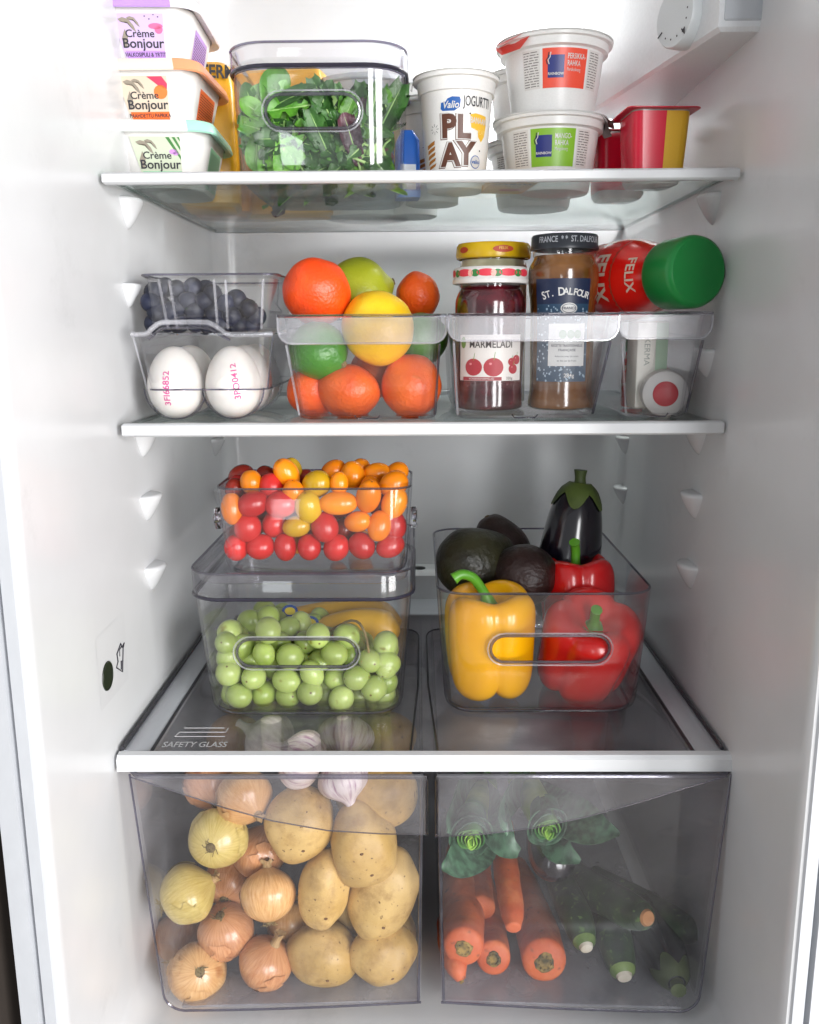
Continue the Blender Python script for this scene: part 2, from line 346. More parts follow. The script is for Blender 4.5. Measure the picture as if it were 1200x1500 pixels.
# lowest shelf: framed glass over the crispers
t = thing("crisper_cover_shelf", "lowest glass shelf in a grey frame over the two crisper drawers", "shelf", (0, 0, ZL - .6)); z0 = -(ZL - .6)
up = lambda m: m.xf(Matrix.Translation((0, 0, z0)))
m = M(); box(m, XL + 2.3, XR - 2.1, -5.2, 31, ZL - .5, ZL, b=.05); pane = link("glass_pane", up(m), clear("crisper_cover_glass", tint=(.965, .965, .97), edge=(.85, .85, .88), haze=.045, f0=.035, gain=.7), t)
m = M(); ya, yb2 = -5.95, -5.15
prof = [(ya, -31.87), (yb2, -31.87), (yb2, -30.62), (ya + .25, -30.68), (ya, -30.95)]
loft(m, [[(x, y, z) for y, z in prof] for x in (XL + .25, XR + .3)]); link("front_trim", up(m), TRIM, t)
for s, xe in ((1, XL), (-1, XR)):
    m = M(); xi = xe + s * 2.35; xo = xe + s * .25
    loft(m, [[(xo, y, -31.6), (xi, y, -31.6), (xi, y, ZL + .05), (xi - s * .5, y, ZL + .3), (xo + s * .35, y, ZL + .42), (xo, y, ZL + .2)] for y in (-5.1, 33)]); link("side_rail", up(m), GREYP, t)
    m = M(); tube(m, [(xo + s * .2, -5, ZL + .5), (xo + s * .2, 33, ZL + .5)], .16, 6); link("rail_seal", up(m), DARKP, t)
    m = M(); tube(m, [(xi + s * .05, -5.1, ZL + .02), (xi + s * .05, 30.5, ZL + .02)], .13, 6); link("rail_seal", up(m), DARKP, t)
m = M(); box(m, XL + .4, XR - .3, 27.6, 33.2, ZL - .55, ZL + .25, b=.1); link("rear_rail", up(m), GREYP, t)
xm = (0.32,8.72,-31.00)[0]
for s in (-1, 1):
    m = M(); e = .75
    path = [(xm + s * (.55 + .5), -5.1, ZL + .03), (xm + s * .45, 8, ZL + .03), (xm + s * .4, 20, ZL + .03)] + [(xm + s * (.4 + 1.6 * (1 - cos(a))), 20 + 2.2 * sin(a) + 1, ZL + .03) for a in (0, .5, 1, 1.57)] + [(xm + s * 8, 23.2, ZL + .03), (xm + s * 18.5, 23.2, ZL + .03)]
    tube(m, path, .09, 6); link("printed_border", up(m), plain("#26262e", .4), pane)
m = M(); p = (-17.18,-3.30,-30.98)
fl = lambda x, y: (x, y, ZL + .02)
put_text(m, "SAFETY GLASS", 1.25, fl, at=(p[0], p[1] - .1), bold=.01, sx=.62)
for k in range(3):
    yy = p[1] + 1.3 + k * .75; tube(m, [fl(p[0] - 1.9 + .18 * k, yy), fl(p[0] + 2.0 - .18 * k, yy)], .035, 5)
    if k < 2: tube(m, [fl(p[0] + (1.9 if k else -1.9), yy), fl(p[0] + (1.95 if k else -1.75), yy + .7)], .035, 5)
link("safety_glass_print", up(m), plain("#c9c9cc", .5), pane)

# ------------------------------------------------------------------ crisper drawers
def drawer(label, xo_t, xo_b, xi_t, xi_b, out, lip_px):
    zt, yf, yb = -32.05, -6.0, 30.0
    zo, zi = -52.15, -51.35
    t = thing("crisper_bin", label, "drawer", ((xo_t + xi_t) / 2, yf, zo), group="crisper drawers"); D = Matrix.Translation((-(xo_t + xi_t) / 2, -yf, -zo))
    bot = [(xi_b + (xo_b - xi_b) * k / 10, zi + (zo - zi) * sin(pi / 2 * k / 10)) for k in range(11)]
    R = 1.5; bot = [(x, z) for x, z in bot if abs(x - xo_b) > R]
    sl = (xo_t - xo_b) / (zt - zo)
    cor = [(xo_b - out * R + out * R * sin(a) + sl * R * (1 - cos(a)), zo + R - R * cos(a)) for a in [radians(15 * k) for k in range(7)]]
    pts = [(xi_t, zt)] + bot + cor + [(xo_t, zt)]
    m = M(); prism(m, pts, yf, yf + .25); link("front_panel", m.xf(D), CRISP, t, sharp=20)
    th = .22 * -out
    m = M(); hexa(m, [(xo_b, yf + .26, zo + 1.2), (xo_b + th, yf + .26, zo + 1.2), (xo_b + th, yb, zo + 1.2), (xo_b, yb, zo + 1.2), (xo_t, yf + .26, zt), (xo_t + th, yf + .26, zt), (xo_t + th, yb, zt), (xo_t, yb, zt)]); link("side_panel", m.xf(D), CRISP, t)
    m = M(); hexa(m, [(xi_b, yf + .26, zi), (xi_b - th, yf + .26, zi), (xi_b - th, yb, zi), (xi_b, yb, zi), (xi_t, yf + .26, zt), (xi_t - th, yf + .26, zt), (xi_t - th, yb, zt), (xi_t, yb, zt)]); link("side_panel", m.xf(D), CRISP, t)
    m = M(); hexa(m, [(xi_b - th, yf + .26, zi - .2), (xo_b - out * 1.2, yf + .26, zo), (xo_b - out * 1.2, yb, zo), (xi_b - th, yb, zi - .2), (xi_b - th, yf + .26, zi), (xo_b - out * 1.2, yf + .26, zo + .22), (xo_b - out * 1.2, yb, zo + .22), (xi_b - th, yb, zi)]); link("floor_panel", m.xf(D), clear("drawer_floor_%d" % out, tint=(.75, .75, .78), haze=.20, rough=.2, hz_col=(.62, .62, .65)), t)
    m = M(); hexa(m, [(xi_b, yb, zi), (xo_b, yb, zo + 1.2), (xo_b, yb + .25, zo + 1.2), (xi_b, yb + .25, zi), (xi_t, yb, zt), (xo_t, yb, zt), (xo_t, yb + .25, zt), (xi_t, yb + .25, zt)]); link("back_panel", m.xf(D), CRISP, t)
    m = M(); a0 = out * .9
    tube(m, [(xi_t, yf - .12, zt - .12), (xo_t - a0 * 2, yf - .12, zt - .12), (xo_t - a0 * .6, yf - .05, zt - .05), (xo_t, yf + .4, zt + .12), (xo_t + out * .1, yf + 1.5, zt + .15), (xo_t + out * .1, yb, zt + .15)], .2, 8); link("rim", m.xf(D), RIMD, t)
    m = M(); L = [(p[0], p[2]) for p in lip_px]
    if out < 0: L = L[::-1]
    prism(m, [(L[0][0], zt - .2)] + L[0:] if False else L, yf - .62, yf - .42); lip = link("pull_lip", m.xf(D), LIP, t, sharp=20)
    m = M(); tube(m, [(x, yf - .55, z) for x, z in L], .055, 6); link("lip_edge", m.xf(D), RIMD, lip)
    xi2 = L[0][0] if abs(L[0][0] - xi_t) < abs(L[-1][0] - xi_t) else L[-1][0]
    m = M(); box(m, xi2 - .12, xi2 + .12, yf - .62, yf - .02, min(z for x, z in L) - .05, zt - .1, b=.03); link("lip_end", m.xf(D), RIM, t)
    m = M(); tube(m, [(xi_b - th, yf - .02, zi + .05), (xi_t - th * .3, yf - .02, zt - .1)], .12, 6); link("corner_edge", m.xf(D), RIMD, t)
    m = M(); tube(m, [(x, yf - .01, z) for x, z in pts[1:]], .09, 6); link("bottom_edge", m.xf(D), RIMD, t)
drawer("left crisper drawer full of onions, potatoes and garlic", (-21.42,-6.00,-32.09)[0], (-19.96,-6.00,-52.02)[0], (0.24,-6.00,-31.82)[0], (0.03,-6.00,-51.17)[0], -1,
       [(-21.15,-6.50,-31.98), (-17.81,-6.50,-33.18), (-14.36,-6.50,-34.45), (-10.87,-6.50,-35.50), (-6.85,-6.50,-36.28), (-2.81,-6.50,-36.55), (0.47,-6.50,-36.61), (0.48,-6.50,-31.94)])
drawer("right crisper drawer with carrots, leeks and courgettes", (22.76,-6.00,-31.83)[0], (21.53,-6.00,-52.03)[0], (1.24,-6.00,-31.82)[0], (1.57,-6.00,-51.35)[0], 1,
       [(1.23,-6.50,-31.94), (1.23,-6.50,-36.77), (4.26,-6.50,-36.61), (8.28,-6.50,-36.10), (12.27,-6.50,-35.16), (16.21,-6.50,-33.95), (19.63,-6.50,-32.76), (22.35,-6.50,-31.95)])

# ------------------------------------------------------------------ clear storage boxes
def shell_rings(hx0, hy0, hx1, hy1, h, r0, r1, t=.22, fil=.9, dy=0):
    """rounded tapering box, outer wall up and inner wall down; front wall leans by the taper"""
    o = []
    def at(z):
        k = z / h; return hx0 + (hx1 - hx0) * k, hy0 + (hy1 - hy0) * k, r0 + (r1 - r0) * k
    for a in (0, 30, 60, 90):
        z = fil * (1 - cos(radians(a))); d = fil * (1 - sin(radians(a))); x, y, r = at(z); o.append(rr(x - d, y - d, max(r - d, .3), z, 7))
    for z in (h * .5, h - .1): x, y, r = at(z); o.append(rr(x, y, r, z, 7))
    x, y, r = at(h); o.append(rr(x - .06, y - .06, r, h, 7)); o.append(rr(x - t + .05, y - t + .05, r - t, h, 7))
    for z in (h - .1, h * .5): x, y, r = at(z); o.append(rr(x - t, y - t, r - t, z, 7))
    for a in (90, 60, 30, 0):
        z = fil * (1 - cos(radians(a))) + t; d = fil * (1 - sin(radians(a))) + t; x, y, r = at(z); o.append(rr(x - d, y - d, max(r - d, .25), z, 7))
    return o
def stadium(hw, hh, n=10):
    return [(hw - hh + hh * cos(a), hh * sin(a)) for a in [-pi / 2 + pi * k / n for k in range(n + 1)]] + [(-hw + hh - hh * cos(a), -hh * sin(a)) for a in [-pi / 2 + pi * k / n for k in range(n + 1)]]
def cut_slot(o, m):
    """cut a hole of mesh m out of wall object o"""
    c = link("cutter", m, CLEAR); c.parent = o.parent
    md = o.modifiers.new("slot", 'BOOLEAN'); md.operation = 'DIFFERENCE'; md.object = c; md.solver = 'EXACT'
    bpy.context.view_layer.update(); dg = bpy.context.evaluated_depsgraph_get()
    me = bpy.data.meshes.new_from_object(o.evaluated_get(dg)); o.modifiers.clear(); o.data = me
    bpy.data.objects.remove(c)
def clear_box(name, label, cat, x0t, x1t, x0b, x1b, yft, yfb, ybt, ybb, zb, zt, r=2.2, slot=None, lid=0, knobs=False, mat=None):
    cx, cyy = (x0t + x1t) / 2, (yfb + ybb) / 2; h = zt - zb
    t = thing(name, label, cat, (cx, cyy, zb))
    hx0, hx1 = (x1b - x0b) / 2, (x1t - x0t) / 2; hy0, hy1 = (ybb - yfb) / 2, (ybt - yft) / 2
    m = M(); loft(m, shell_rings(hx0, hy0, hx1, hy1, h, r, r + .3)); b = link("box_wall", m, mat or CLEAR, t)
    if slot:
        sx, sz, hw, hh = slot; sx -= cx; sz -= zb; yw = -(hy0 + (hy1 - hy0) * sz / h)
        mm = M(); prism(mm, [(sx + x, sz + z) for x, z in stadium(hw, hh)], yw - 1, yw + 1.2); cut_slot(b, mm); b.data.polygons.foreach_set('use_smooth', [True] * len(b.data.polygons)); b.data.set_sharp_from_angle(angle=radians(30))
        mm = M(); loop_tube(mm, [(sx + x, yw - .02 - (hy1 - hy0) * z / h, sz + z) for x, z in stadium(hw + .05, hh + .05)], .13, 8); link("handle_slot", mm, RIMD, t)
        mm = M(); loop_tube(mm, [(sx + x, yw - .12 - (hy1 - hy0) * z / h, sz + z) for x, z in stadium(hw + .3, hh + .28)], .07, 6); link("slot_border", mm, clear_edge, t)
    mm = M(); loop_tube(mm, [(x, y, z) for x, y, z in rr(hx1 - .1, hy1 - .1, r + .2, h + .02, 7)], .1, 6); link("rim", mm, RIMD, t)
    mm = M(); loop_tube(mm, rr(hx0 - .45, hy0 - .45, r, .2, 7), .12, 6); link("foot_edge", mm, RIMD, t)
    if lid:
        mm = M(); e = .16; lo = []
        for z, d, rx in ((h + .12, .12, 0), (h + .18, 0, 0), (h + lid - .25, -.05, 0), (h + lid, .1, 0), (h + lid - .05, .3, 0), (h + lid - .3, .42, 0), (h + lid - .9, .5, 0), (h + lid - 1.0, .7, 0)):
            lo.append(rr(hx1 + e - d, hy1 + e - d, r + .5 - d * .5, z, 7))
        loft(mm, lo, 0, False, True)
        li = link("lid", mm, LIDM, t)
        mm = M(); loop_tube(mm, rr(hx1 + e - .02, hy1 + e - .02, r + .5, h + .12, 7), .15, 6); link("lid_seal", mm, plain("#2b2936", .2), li)
        mm = M(); loop_tube(mm, rr(hx1 + e, hy1 + e, r + .5, h + lid, 7), .09, 6); link("lid_edge", mm, RIMD, li)
    if knobs:
        for s in (-1, 1):
            mm = M(); lathe(mm, [(.85, 0), (.9, .12), (.9, .4), (.75, .5), (.3, .5), (.25, .2)], 20); k = link("side_knob", mm, RIM, t, (s * hx1 * .985, -hy1 * .55, h * .62), aim((s, 0, 0)))
    return t
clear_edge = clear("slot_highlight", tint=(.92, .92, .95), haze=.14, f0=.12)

clear_box("storage_box", "tall clear lidded box of green grapes standing on the lowest shelf", "storage box", (-18.12,0.60,-20.77)[0], (-0.61,0.60,-20.82)[0], (-17.61,1.20,-30.81)[0], (-1.83,1.20,-30.82)[0], .6, 1.4, 19, 18.2, ZL + .02, (-9.33,0.60,-20.79)[2], r=2.2, slot=((-9.79,1.00,-25.23)[0], (-9.79,1.00,-25.23)[2], 4.74, 1.14), lid=2.2)
zlid = (-9.33,0.60,-20.79)[2] + 1.28
clear_box("storage_box", "low clear box heaped with cherry tomatoes on top of the grape box lid", "storage box", (-16.27,2.60,-12.33)[0], (-0.53,2.60,-12.22)[0], (-15.93,3.20,-18.14)[0], (-1.22,3.20,-18.19)[0], 2.6, 3.2, 12.4, 11.8, zlid, (-8.25,2.60,-12.30)[2], r=1.5, knobs=True)
clear_box("storage_box", "open clear box of peppers, avocados and an aubergine on the lowest shelf", "storage box", (1.37,1.00,-20.56)[0], (18.75,1.00,-20.32)[0], (2.23,1.80,-30.80)[0], (18.11,1.80,-30.82)[0], 1.0, 1.8, 24.5, 23.8, ZL + .02, (9.94,1.00,-20.47)[2], r=2.2, slot=((10.43,1.30,-25.10)[0], (10.43,1.30,-25.10)[2], 4.69, 1.09))
clear_box("storage_box", "clear lidded box of salad leaves on the top shelf beside the cream cheese", "storage box", (-14.06,4.00,18.76)[0], (-0.98,4.00,18.75)[0], (-13.93,5.00,11.84)[0], (-1.25,5.00,11.75)[0], 4, 5, 22.5, 22, ZT + .02, (-7.56,4.00,18.85)[2], r=2.6, slot=((-7.80,4.50,15.89)[0], (-7.80,4.50,15.89)[2], 3.45, 1.12), lid=1.7)

# fridge bins with a wide front ledge
def bin_(label, x0t, x1t, x0b, x1b, zlo, zt, yf, yb, over, r=.8):
    cx = (x0t + x1t) / 2; zb = ZM + .02; h = zt - zb; hx1 = (x1t - x0t) / 2; hx0 = (x1b - x0b) / 2; dx = (x0b + x1b) / 2 - cx
    t = thing("fridge_bin", label, "storage bin", (cx, yf, zb)); L = yb - yf
    m = M(); o = []
    for z, d in ((0, .5), (.15, .15), (.5, 0), (h * .6, 0), (h - .05, 0), (h, .08), (h, .16), (h - .1, .22), (h * .6, .22), (.5, .22), (.25, .4), (.22, .8)):
        k = z / h; hx = hx0 + (hx1 - hx0) * k; y0 = 1.3 * (1 - k) + d; o.append(rr(hx - d, (L - y0 - d) / 2, r, z, 5, dx * (1 - k), (L + y0 - d) / 2))
    loft(m, o); link("box_wall", m, CLEAR, t)
    zl = zlo - zb; a = -hx1 - over; b = hx1 + over; R = 1.0
    pts = [(a, h + .05), (a, zl + R)] + [(a + R - R * cos(q), zl + R - R * sin(q)) for q in (.4, .8, 1.2, 1.57)] + [(b - R + R * sin(q), zl + R - R * cos(q)) for q in (0, .4, .8, 1.2, 1.57)] + [(b, h + .05)]
    m = M(); prism(m, pts, -.55, -.37); led = link("front_ledge", m, FROST, t)
    m = M(); tube(m, [(x, -.46, z) for x, z in pts], .09, 6); link("ledge_edge", m, clear_edge, led)
    m = M(); tube(m, [(a, -.46, h + .05), (b, -.46, h + .05)], .13, 8); tube_ = link("rim", m, RIM, t)
    m = M(); loop_tube(m, rr(hx1 - .1, L / 2 - .1, r, h + .03, 5, 0, L / 2), .1, 6); link("top_edge", m, RIMD, t)
    for s in (-1, 1):
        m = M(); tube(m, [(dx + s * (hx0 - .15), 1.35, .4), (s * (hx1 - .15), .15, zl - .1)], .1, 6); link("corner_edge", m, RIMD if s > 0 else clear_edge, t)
    m = M(); tube(m, [(dx - 1, 1.5, .35), (dx - .8, 1.5, .1), (dx + .8, 1.5, .1), (dx + 1, 1.5, .35)], .06, 5); link("foot_mark", m, RIMD, t)
    return t
bin_("clear bin of citrus fruit in the middle of the middle shelf", (-10.15,2.00,-1.10)[0], (1.74,2.00,-1.07)[0], (-9.48,3.00,-6.71)[0], (1.41,3.00,-6.76)[0], (-4.79,2.00,-1.03)[2], (-4.75,2.00,0.93)[2], 2, 24, .35)
bin_("clear bin holding the jam jars to the right of the citrus", (2.51,2.00,-0.92)[0], (14.60,2.00,-0.89)[0], (2.89,3.00,-6.66)[0], (13.68,3.00,-6.60)[0], (8.05,2.00,-0.90)[2], (8.01,2.00,0.95)[2], 2, 24, .3)
bin_("narrow clear bin under the ketchup bottle at the right wall", (15.30,2.60,-0.85)[0], (21.73,2.60,-0.78)[0], (16.11,3.50,-6.56)[0], (21.10,3.50,-6.58)[0], (18.44,2.60,-0.81)[2], (18.34,2.60,1.00)[2], 2.6, 24, .3)

# egg holder: stepped clear tray with round cups, arched handle over the flange
ex0, ex1 = (-21.64,1.60,-0.28)[0], (-10.67,1.60,-0.34)[0]; ecx = (ex0 + ex1) / 2; ez = (-16.15,1.60,-0.26)[2]; est = (-16.44,1.90,-4.44)[2]
eg = thing("egg_holder", "clear egg holder with an arched handle under the blueberries", "egg holder", (ecx, 1.6, ZM))
hx = (ex1 - ex0) / 2; hs = ((-12.07,1.90,-4.51)[0] - (-21.19,1.90,-4.47)[0]) / 2; h1 = ez - ZM; h0 = est - ZM; EL = 20
m = M(); o = []
for z, d in ((h0, hs), (h1 * .75 + h0 * .25, None), (h1 - .1, None)):
    k = (z - h0) / (h1 - h0); o.append(rr(hs + (hx - .35 - hs) * k, EL / 2 - .6 * (1 - k), 1.0, z, 6, 0, EL / 2))
o2 = [[(x * .985, (y - EL / 2) * .98 + EL / 2, z) for x, y, z in r] for r in reversed(o)]
loft(m, o + o2, 0, False, False); link("tray_wall", m, CLEAR, eg)
m = M(); loft(m, [rr(hx - .4, EL / 2 - .1, 1, h1 - .12, 6, 0, EL / 2), rr(hx, EL / 2 + .3, 1.3, h1 - .12, 6, 0, EL / 2), rr(hx, EL / 2 + .3, 1.3, h1 + .06, 6, 0, EL / 2), rr(hx - .4, EL / 2 - .1, 1, h1 + .06, 6, 0, EL / 2)], 0, False, False); link("flange", m, RIM, eg)
m = M(); loop_tube(m, rr(hs + .02, EL / 2 - .5, 1, h0, 6, 0, EL / 2), .07, 6); link("step_edge", m, RIMD, eg)
ux = lambda px, py: ((-29.04,1.40,22.59) if 0 else None)
H = [(-21.44,1.30,-0.28), (-20.31,1.30,-0.23), (-19.88,1.30,0.11), (-19.29,1.30,0.51), (-18.58,1.30,0.60), (-16.03,1.30,0.59), (-15.43,1.30,0.48), (-14.69,1.30,0.03), (-13.99,1.30,-0.32), (-10.83,1.30,-0.29)]
hp = [(x - ecx, y - 1.6, z - ZM) for x, y, z in H]
m = M(); tube(m, crom(hp, 4), .2, 10); link("arch_handle", m, clear_edge, eg)
m = M(); tube(m, crom([(x * .97, y + .12, z - .42) for x, y, z in hp[1:-1]], 4), .1, 8); link("arch_inner_edge", m, RIMD, eg)
for s in (-1, 1):
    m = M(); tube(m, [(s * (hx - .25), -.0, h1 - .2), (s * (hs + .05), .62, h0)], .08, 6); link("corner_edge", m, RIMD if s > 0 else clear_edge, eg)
EGX = [(-19.12,4.00,-3.98)[0], (-14.56,4.00,-4.00)[0]]
for j in range(3):
    for k, x in enumerate(EGX):
        m = M(); n = 22; rg = []
        for a in (4, 25, 45, 65, 80, 90): rg.append([(p[0], p[1], h0 - .05 - (h0 - .1) * cos(radians(a))) for p in ring(2.36 * sin(radians(a)) ** .8, 0, n)])
        loft(m, rg, 0, True, False); link("egg_cup", m, CLEAR, eg, (x - ecx, 2.7 + 4.9 * j, 0))
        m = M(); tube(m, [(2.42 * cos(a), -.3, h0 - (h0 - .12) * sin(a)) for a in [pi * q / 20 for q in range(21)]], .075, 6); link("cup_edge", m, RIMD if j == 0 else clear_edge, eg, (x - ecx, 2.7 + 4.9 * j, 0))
EGG = organic("egg_shell", "#d9d5d0", "#e2ded8", scale=40, rough=.42, bump=.05, bscale=400, sss=.15, rand=.02)
PINK = plain("#cf3c8c", .5)
def egg(label, x, y, stamp=None, ang=0):
    m = M(); pr = [(0.02, 0), (.75, .12), (1.35, .5), (1.85, 1.15), (2.13, 2.0), (2.17, 2.7), (2.0, 3.6), (1.62, 4.5), (1.1, 5.15), (.55, 5.5), (.02, 5.6)]
    P2 = crom(pr, 3); lathe(m, P2, 32); e = link("egg", m, EGG, None, (x, y, ZM + .15)); tag(e, label, "egg", "white eggs in the clear holder")
    if stamp:
        def on(u, v):
            z = 2.7 + v; r = min(P2, key=lambda p: abs(p[1] - z))[0]
            for a, b in zip(P2, P2[1:]):
                if a[1] <= z <= b[1] and b[1] > a[1]: r = a[0] + (b[0] - a[0]) * (z - a[1]) / (b[1] - a[1])
            r += .025; th = -pi / 2 + u / 2.17; return (r * cos(th), r * sin(th), z)
        m = M(); put_text(m, stamp, .72, on, at=ang[1:], ang=ang[0], sx=1.0, bold=.012); link("stamp", m, PINK, e)
egg("white egg with an upright pink stamp down its middle, left in the holder's front row", EGX[0], 4.3, "3FI66852", (pi / 2, -.15, -.25))
egg("white egg with a slanting pink stamp, right in the holder's front row", EGX[1], 4.3, "3PO0412", (pi / 2 + .12, .62, .25))
egg("white egg behind the left front egg in the clear holder", EGX[0], 9.2)
egg("white egg behind the right front egg in the clear holder", EGX[1], 9.2)
egg("white egg at the back right of the clear holder", EGX[1], 14.1)
# blueberry punnet on the egg holder
pz0 = ez + .08; pzt = (-16.09,3.00,4.17)[2]
px0, px1, qx0, qx1 = (-21.10,3.00,4.16)[0], (-10.53,3.00,4.09)[0], (-20.83,3.60,-0.04)[0], (-11.82,3.60,-0.09)[0]; pcx = (px0 + px1) / 2
pn = thing("punnet", "clear ribbed plastic punnet of blueberries on top of the egg holder", "punnet", (pcx, 3, pz0)); hh = pzt - pz0; PL = 13
m = M(); o = []
def prr(k, d=0):
    hx = ((qx1 - qx0) / 2) + ((px1 - px0) / 2 - .35 - (qx1 - qx0) / 2) * k - d
    pts = rr(hx, PL / 2 - .7 * (1 - k) - d, 1.1, hh * k, 5, ((qx0 + qx1) / 2 - pcx) * (1 - k), PL / 2); return pts
loft(m, [prr(.0, .35), prr(.06), prr(.5), prr(.94), [(x * 1.06, (y - PL / 2) * 1.05 + PL / 2, hh) for x, y, z in prr(.95)], [(x * 1.06, (y - PL / 2) * 1.05 + PL / 2, hh - .15) for x, y, z in prr(.95)], prr(.92, .08), prr(.5, .08), prr(.08, .1)], 0, True, True); link("punnet_wall", m, CLEAR, pn)
m = M(); loop_tube(m, [(x * 1.06, (y - PL / 2) * 1.05 + PL / 2, hh - .05) for x, y, z in prr(.95)], .09, 6); link("rim", m, RIMD, pn)
for u in (-.48, -.38, .05, .16, .52):
    m = M(); tube(m, [(u * 7.2, .62, .3), (u * 7.9, .02, hh * .9)], .11, 6); link("rib", m, clear_edge, pn)

# ------------------------------------------------------------------ printed tubs and cups
def cone_fn(r0, r1, h, off=.02, thc=-pi / 2):
    """(u along the wall, v up) -> point on a tapering round wall"""
    def fn(u, v):
        r = r0 + (r1 - r0) * v / h; th = thc + u / ((r0 + r1) / 2); return ((r + off) * cos(th), (r + off) * sin(th), v)
    return fn
def fine_print(m, fn, u0, u1, v0, v1, mi, rows=7, seed=1):
    rnd = random.Random(seed); dv = (v1 - v0) / rows
    for k in range(rows):
        u = u0; v = v1 - dv * (k + .5)
        while u < u1 - .1:
            w_ = min(rnd.uniform(.15, .55), u1 - u); patch(m, fn, u, u + w_, v - dv * .16, v + dv * .16, mi, 2, 1); u += w_ + .09

def cream_tub(label, loc, rz, lid1, lid2, band, body2, deco):
    t = thing("cream_cheese_tub", label, "tub", loc, (0, 0, rz), "cream cheese tubs stacked on the top shelf"); h = 4.55
    def R(z, d=0): k = z / h; return rr(2.72 + .85 * k - d, 4.1 + .8 * k - d, 1.9, z, 8)
    m = M(); loft(m, [R(0, .35), R(.08, .1), R(.4), R(h * .5), R(h)]); body = link("tub_body", m, WHITEP, t)
    m = M(); z0 = h - .3
    lo = [rr(a, b, c, z, 7) for a, b, c, z in ((3.6, 4.95, 1.55, z0 + .28), (4.12, 5.45, 1.8, z0), (4.2, 5.52, 1.85, z0 + .12), (4.05, 5.4, 1.8, z0 + .75), (3.9, 5.25, 1.7, z0 + .95), (3.6, 4.95, 1.6, z0 + .9), (3.3, 4.6, 1.5, z0 + .72))]
    loft(m, lo, 0, False, True)
    for i, f in enumerate(m.f):
        if sum(m.v[j][0] for j in f) / len(f) > .35: m.m[i] = 1
    link("lid", m, [plain(lid1, .3), plain(lid2, .3)], t)
    def face(u, v, off=.025): k = v / h; return (u * (1 + .05 * k), -(4.1 + .8 * k) - off, v)
    def side(u, v): k = v / h; return (2.72 + .85 * k + .025, u, v)
    m = M(); W = 1.55
    def tri(u, v): return -2.15 + .62 * (1 - (v / h)) 
    patch(m, face, -1.95, 1.55, .45, h - .55, 0, 6, 3, skew=.75)
    f2 = lambda u, v: face(u, v, .045); f3 = lambda u, v: face(u, v, .06)
    patch(m, f2, -1.25, 1.55, .45, 1.35, 1, 6, 2, skew=.2)
    for pts in deco[0]: blob(m, f2, pts, 2)
    for pts in deco[1]: blob(m, f2, pts, 3)
    for pts in deco[2]: blob(m, f2, pts, 5)
    put_text(m, "Crème", .78, f3, 4, at=(-.12, 2.55), bold=.012, sx=.92)
    put_text(m, "Bonjour", .98, f3, 4, at=(.05, 1.85), bold=.016, sx=.9)
    put_text(m, deco[3][0], .42, f3, 4, at=(.15, 1.05), bold=.02, sx=deco[3][2]); put_text(m, deco[3][1], .34, f3, 4, at=(.15, .65), bold=.015, sx=deco[3][2])
    t.scale = (1.06, 1.04, .93)
    link("label", m, [plain(body2, .4), plain(band, .4), plain(deco[4], .4), plain(deco[5], .4), INK, plain("#8f8678", .4)], t, sharp=0)
    m = M()
    patch(m, side, -2.2, 2.1, .4, 3.7, 0, 3, 2); fine_print(m, lambda u, v: tuple(Vector(side(u, v)) + Vector((.02, 0, 0))), -2.0, 1.9, .6, 3.4, 1, 14, 3)
    link("side_label", m, [plain(band, .4), INK], t, sharp=0)
    return t
def swirl(x, y, s): return [(x + s * a, y + s * b) for a, b in ((-.5, .5), (-.2, .62), (.15, .5), (.45, .1), (.6, -.35), (.4, -.2), (.2, .15), (-.05, .32), (-.35, .32))]
SW = [swirl(-1.0, 3.05, 1.1), swirl(-.55, 3.3, .8), [(-1.4, 2.2), (-1.15, 2.9), (-.95, 2.4), (-1.1, 1.6), (-1.25, 1.6)]]
b3 = (-19.86,7.20,11.64)
tx, ty = (-19.82,7.00,12.21)[0], 11.6
tx -= .75
cream_tub("cream cheese tub with pale green and white lid, bottom of its stack", (tx + .25, ty, ZT + .02), .05, "#dfe6e2", "#a3dcc4", "#86c49f", "#c3ccb4",
    ([[(.55, 3.95), (.8, 3.95), (1.55, 2.5), (1.55, 2.2)], [(1.0, 3.95), (1.2, 3.95), (1.55, 3.2), (1.55, 2.9)], [(1.35, 3.95), (1.5, 3.95), (1.55, 3.8), (1.55, 3.6)]], [oval(1.02, 2.85, .28, .2), oval(1.2, 2.7, .2, .14)], SW, ("RUOHOSIPULI", "GRÄSLÖK-PIRLÖK", .8), "#3f7a3a", "#c58fd0"))
cream_tub("cream cheese tub with orange and cream lid and peppers on its label, middle of stack", (tx - .15, ty + .1, ZT + 4.38), -.02, "#e6d6c8", "#f09a70", "#ea6a2a", "#d2c2ae",
    ([[(.15, 3.95), (1.2, 3.95), (1.55, 3.4), (1.5, 3.0), (.9, 3.3)], ], [oval(1.05, 2.8, .48, .52)], SW, ("PAAHDETTU PAPRIKA", "ROSTAD PAPRIKA", .72), "#d8385a", "#f07a35"))
cream_tub("cream cheese tub with lilac and white lid, topmost of its stack", (tx - .5, ty + .1, ZT + 8.74), .04, "#b58fd6", "#e9e6ee", "#b48ad2", "#c6b2d8",
    ([oval(1.0, 3.1, .5, .22, 14, .9), oval(1.2, 2.85, .28, .3)], [oval(.3, 3.8, .06, .05, 6), oval(.6, 3.6, .06, .05, 6), oval(1.2, 3.75, .06, .05, 6), oval(.9, 3.9, .05, .05, 6)], SW, ("VALKOSIPULI & YRTIT", "VITLÖK & ÖRTER", .7), "#e06a96", "#4b3a50"))

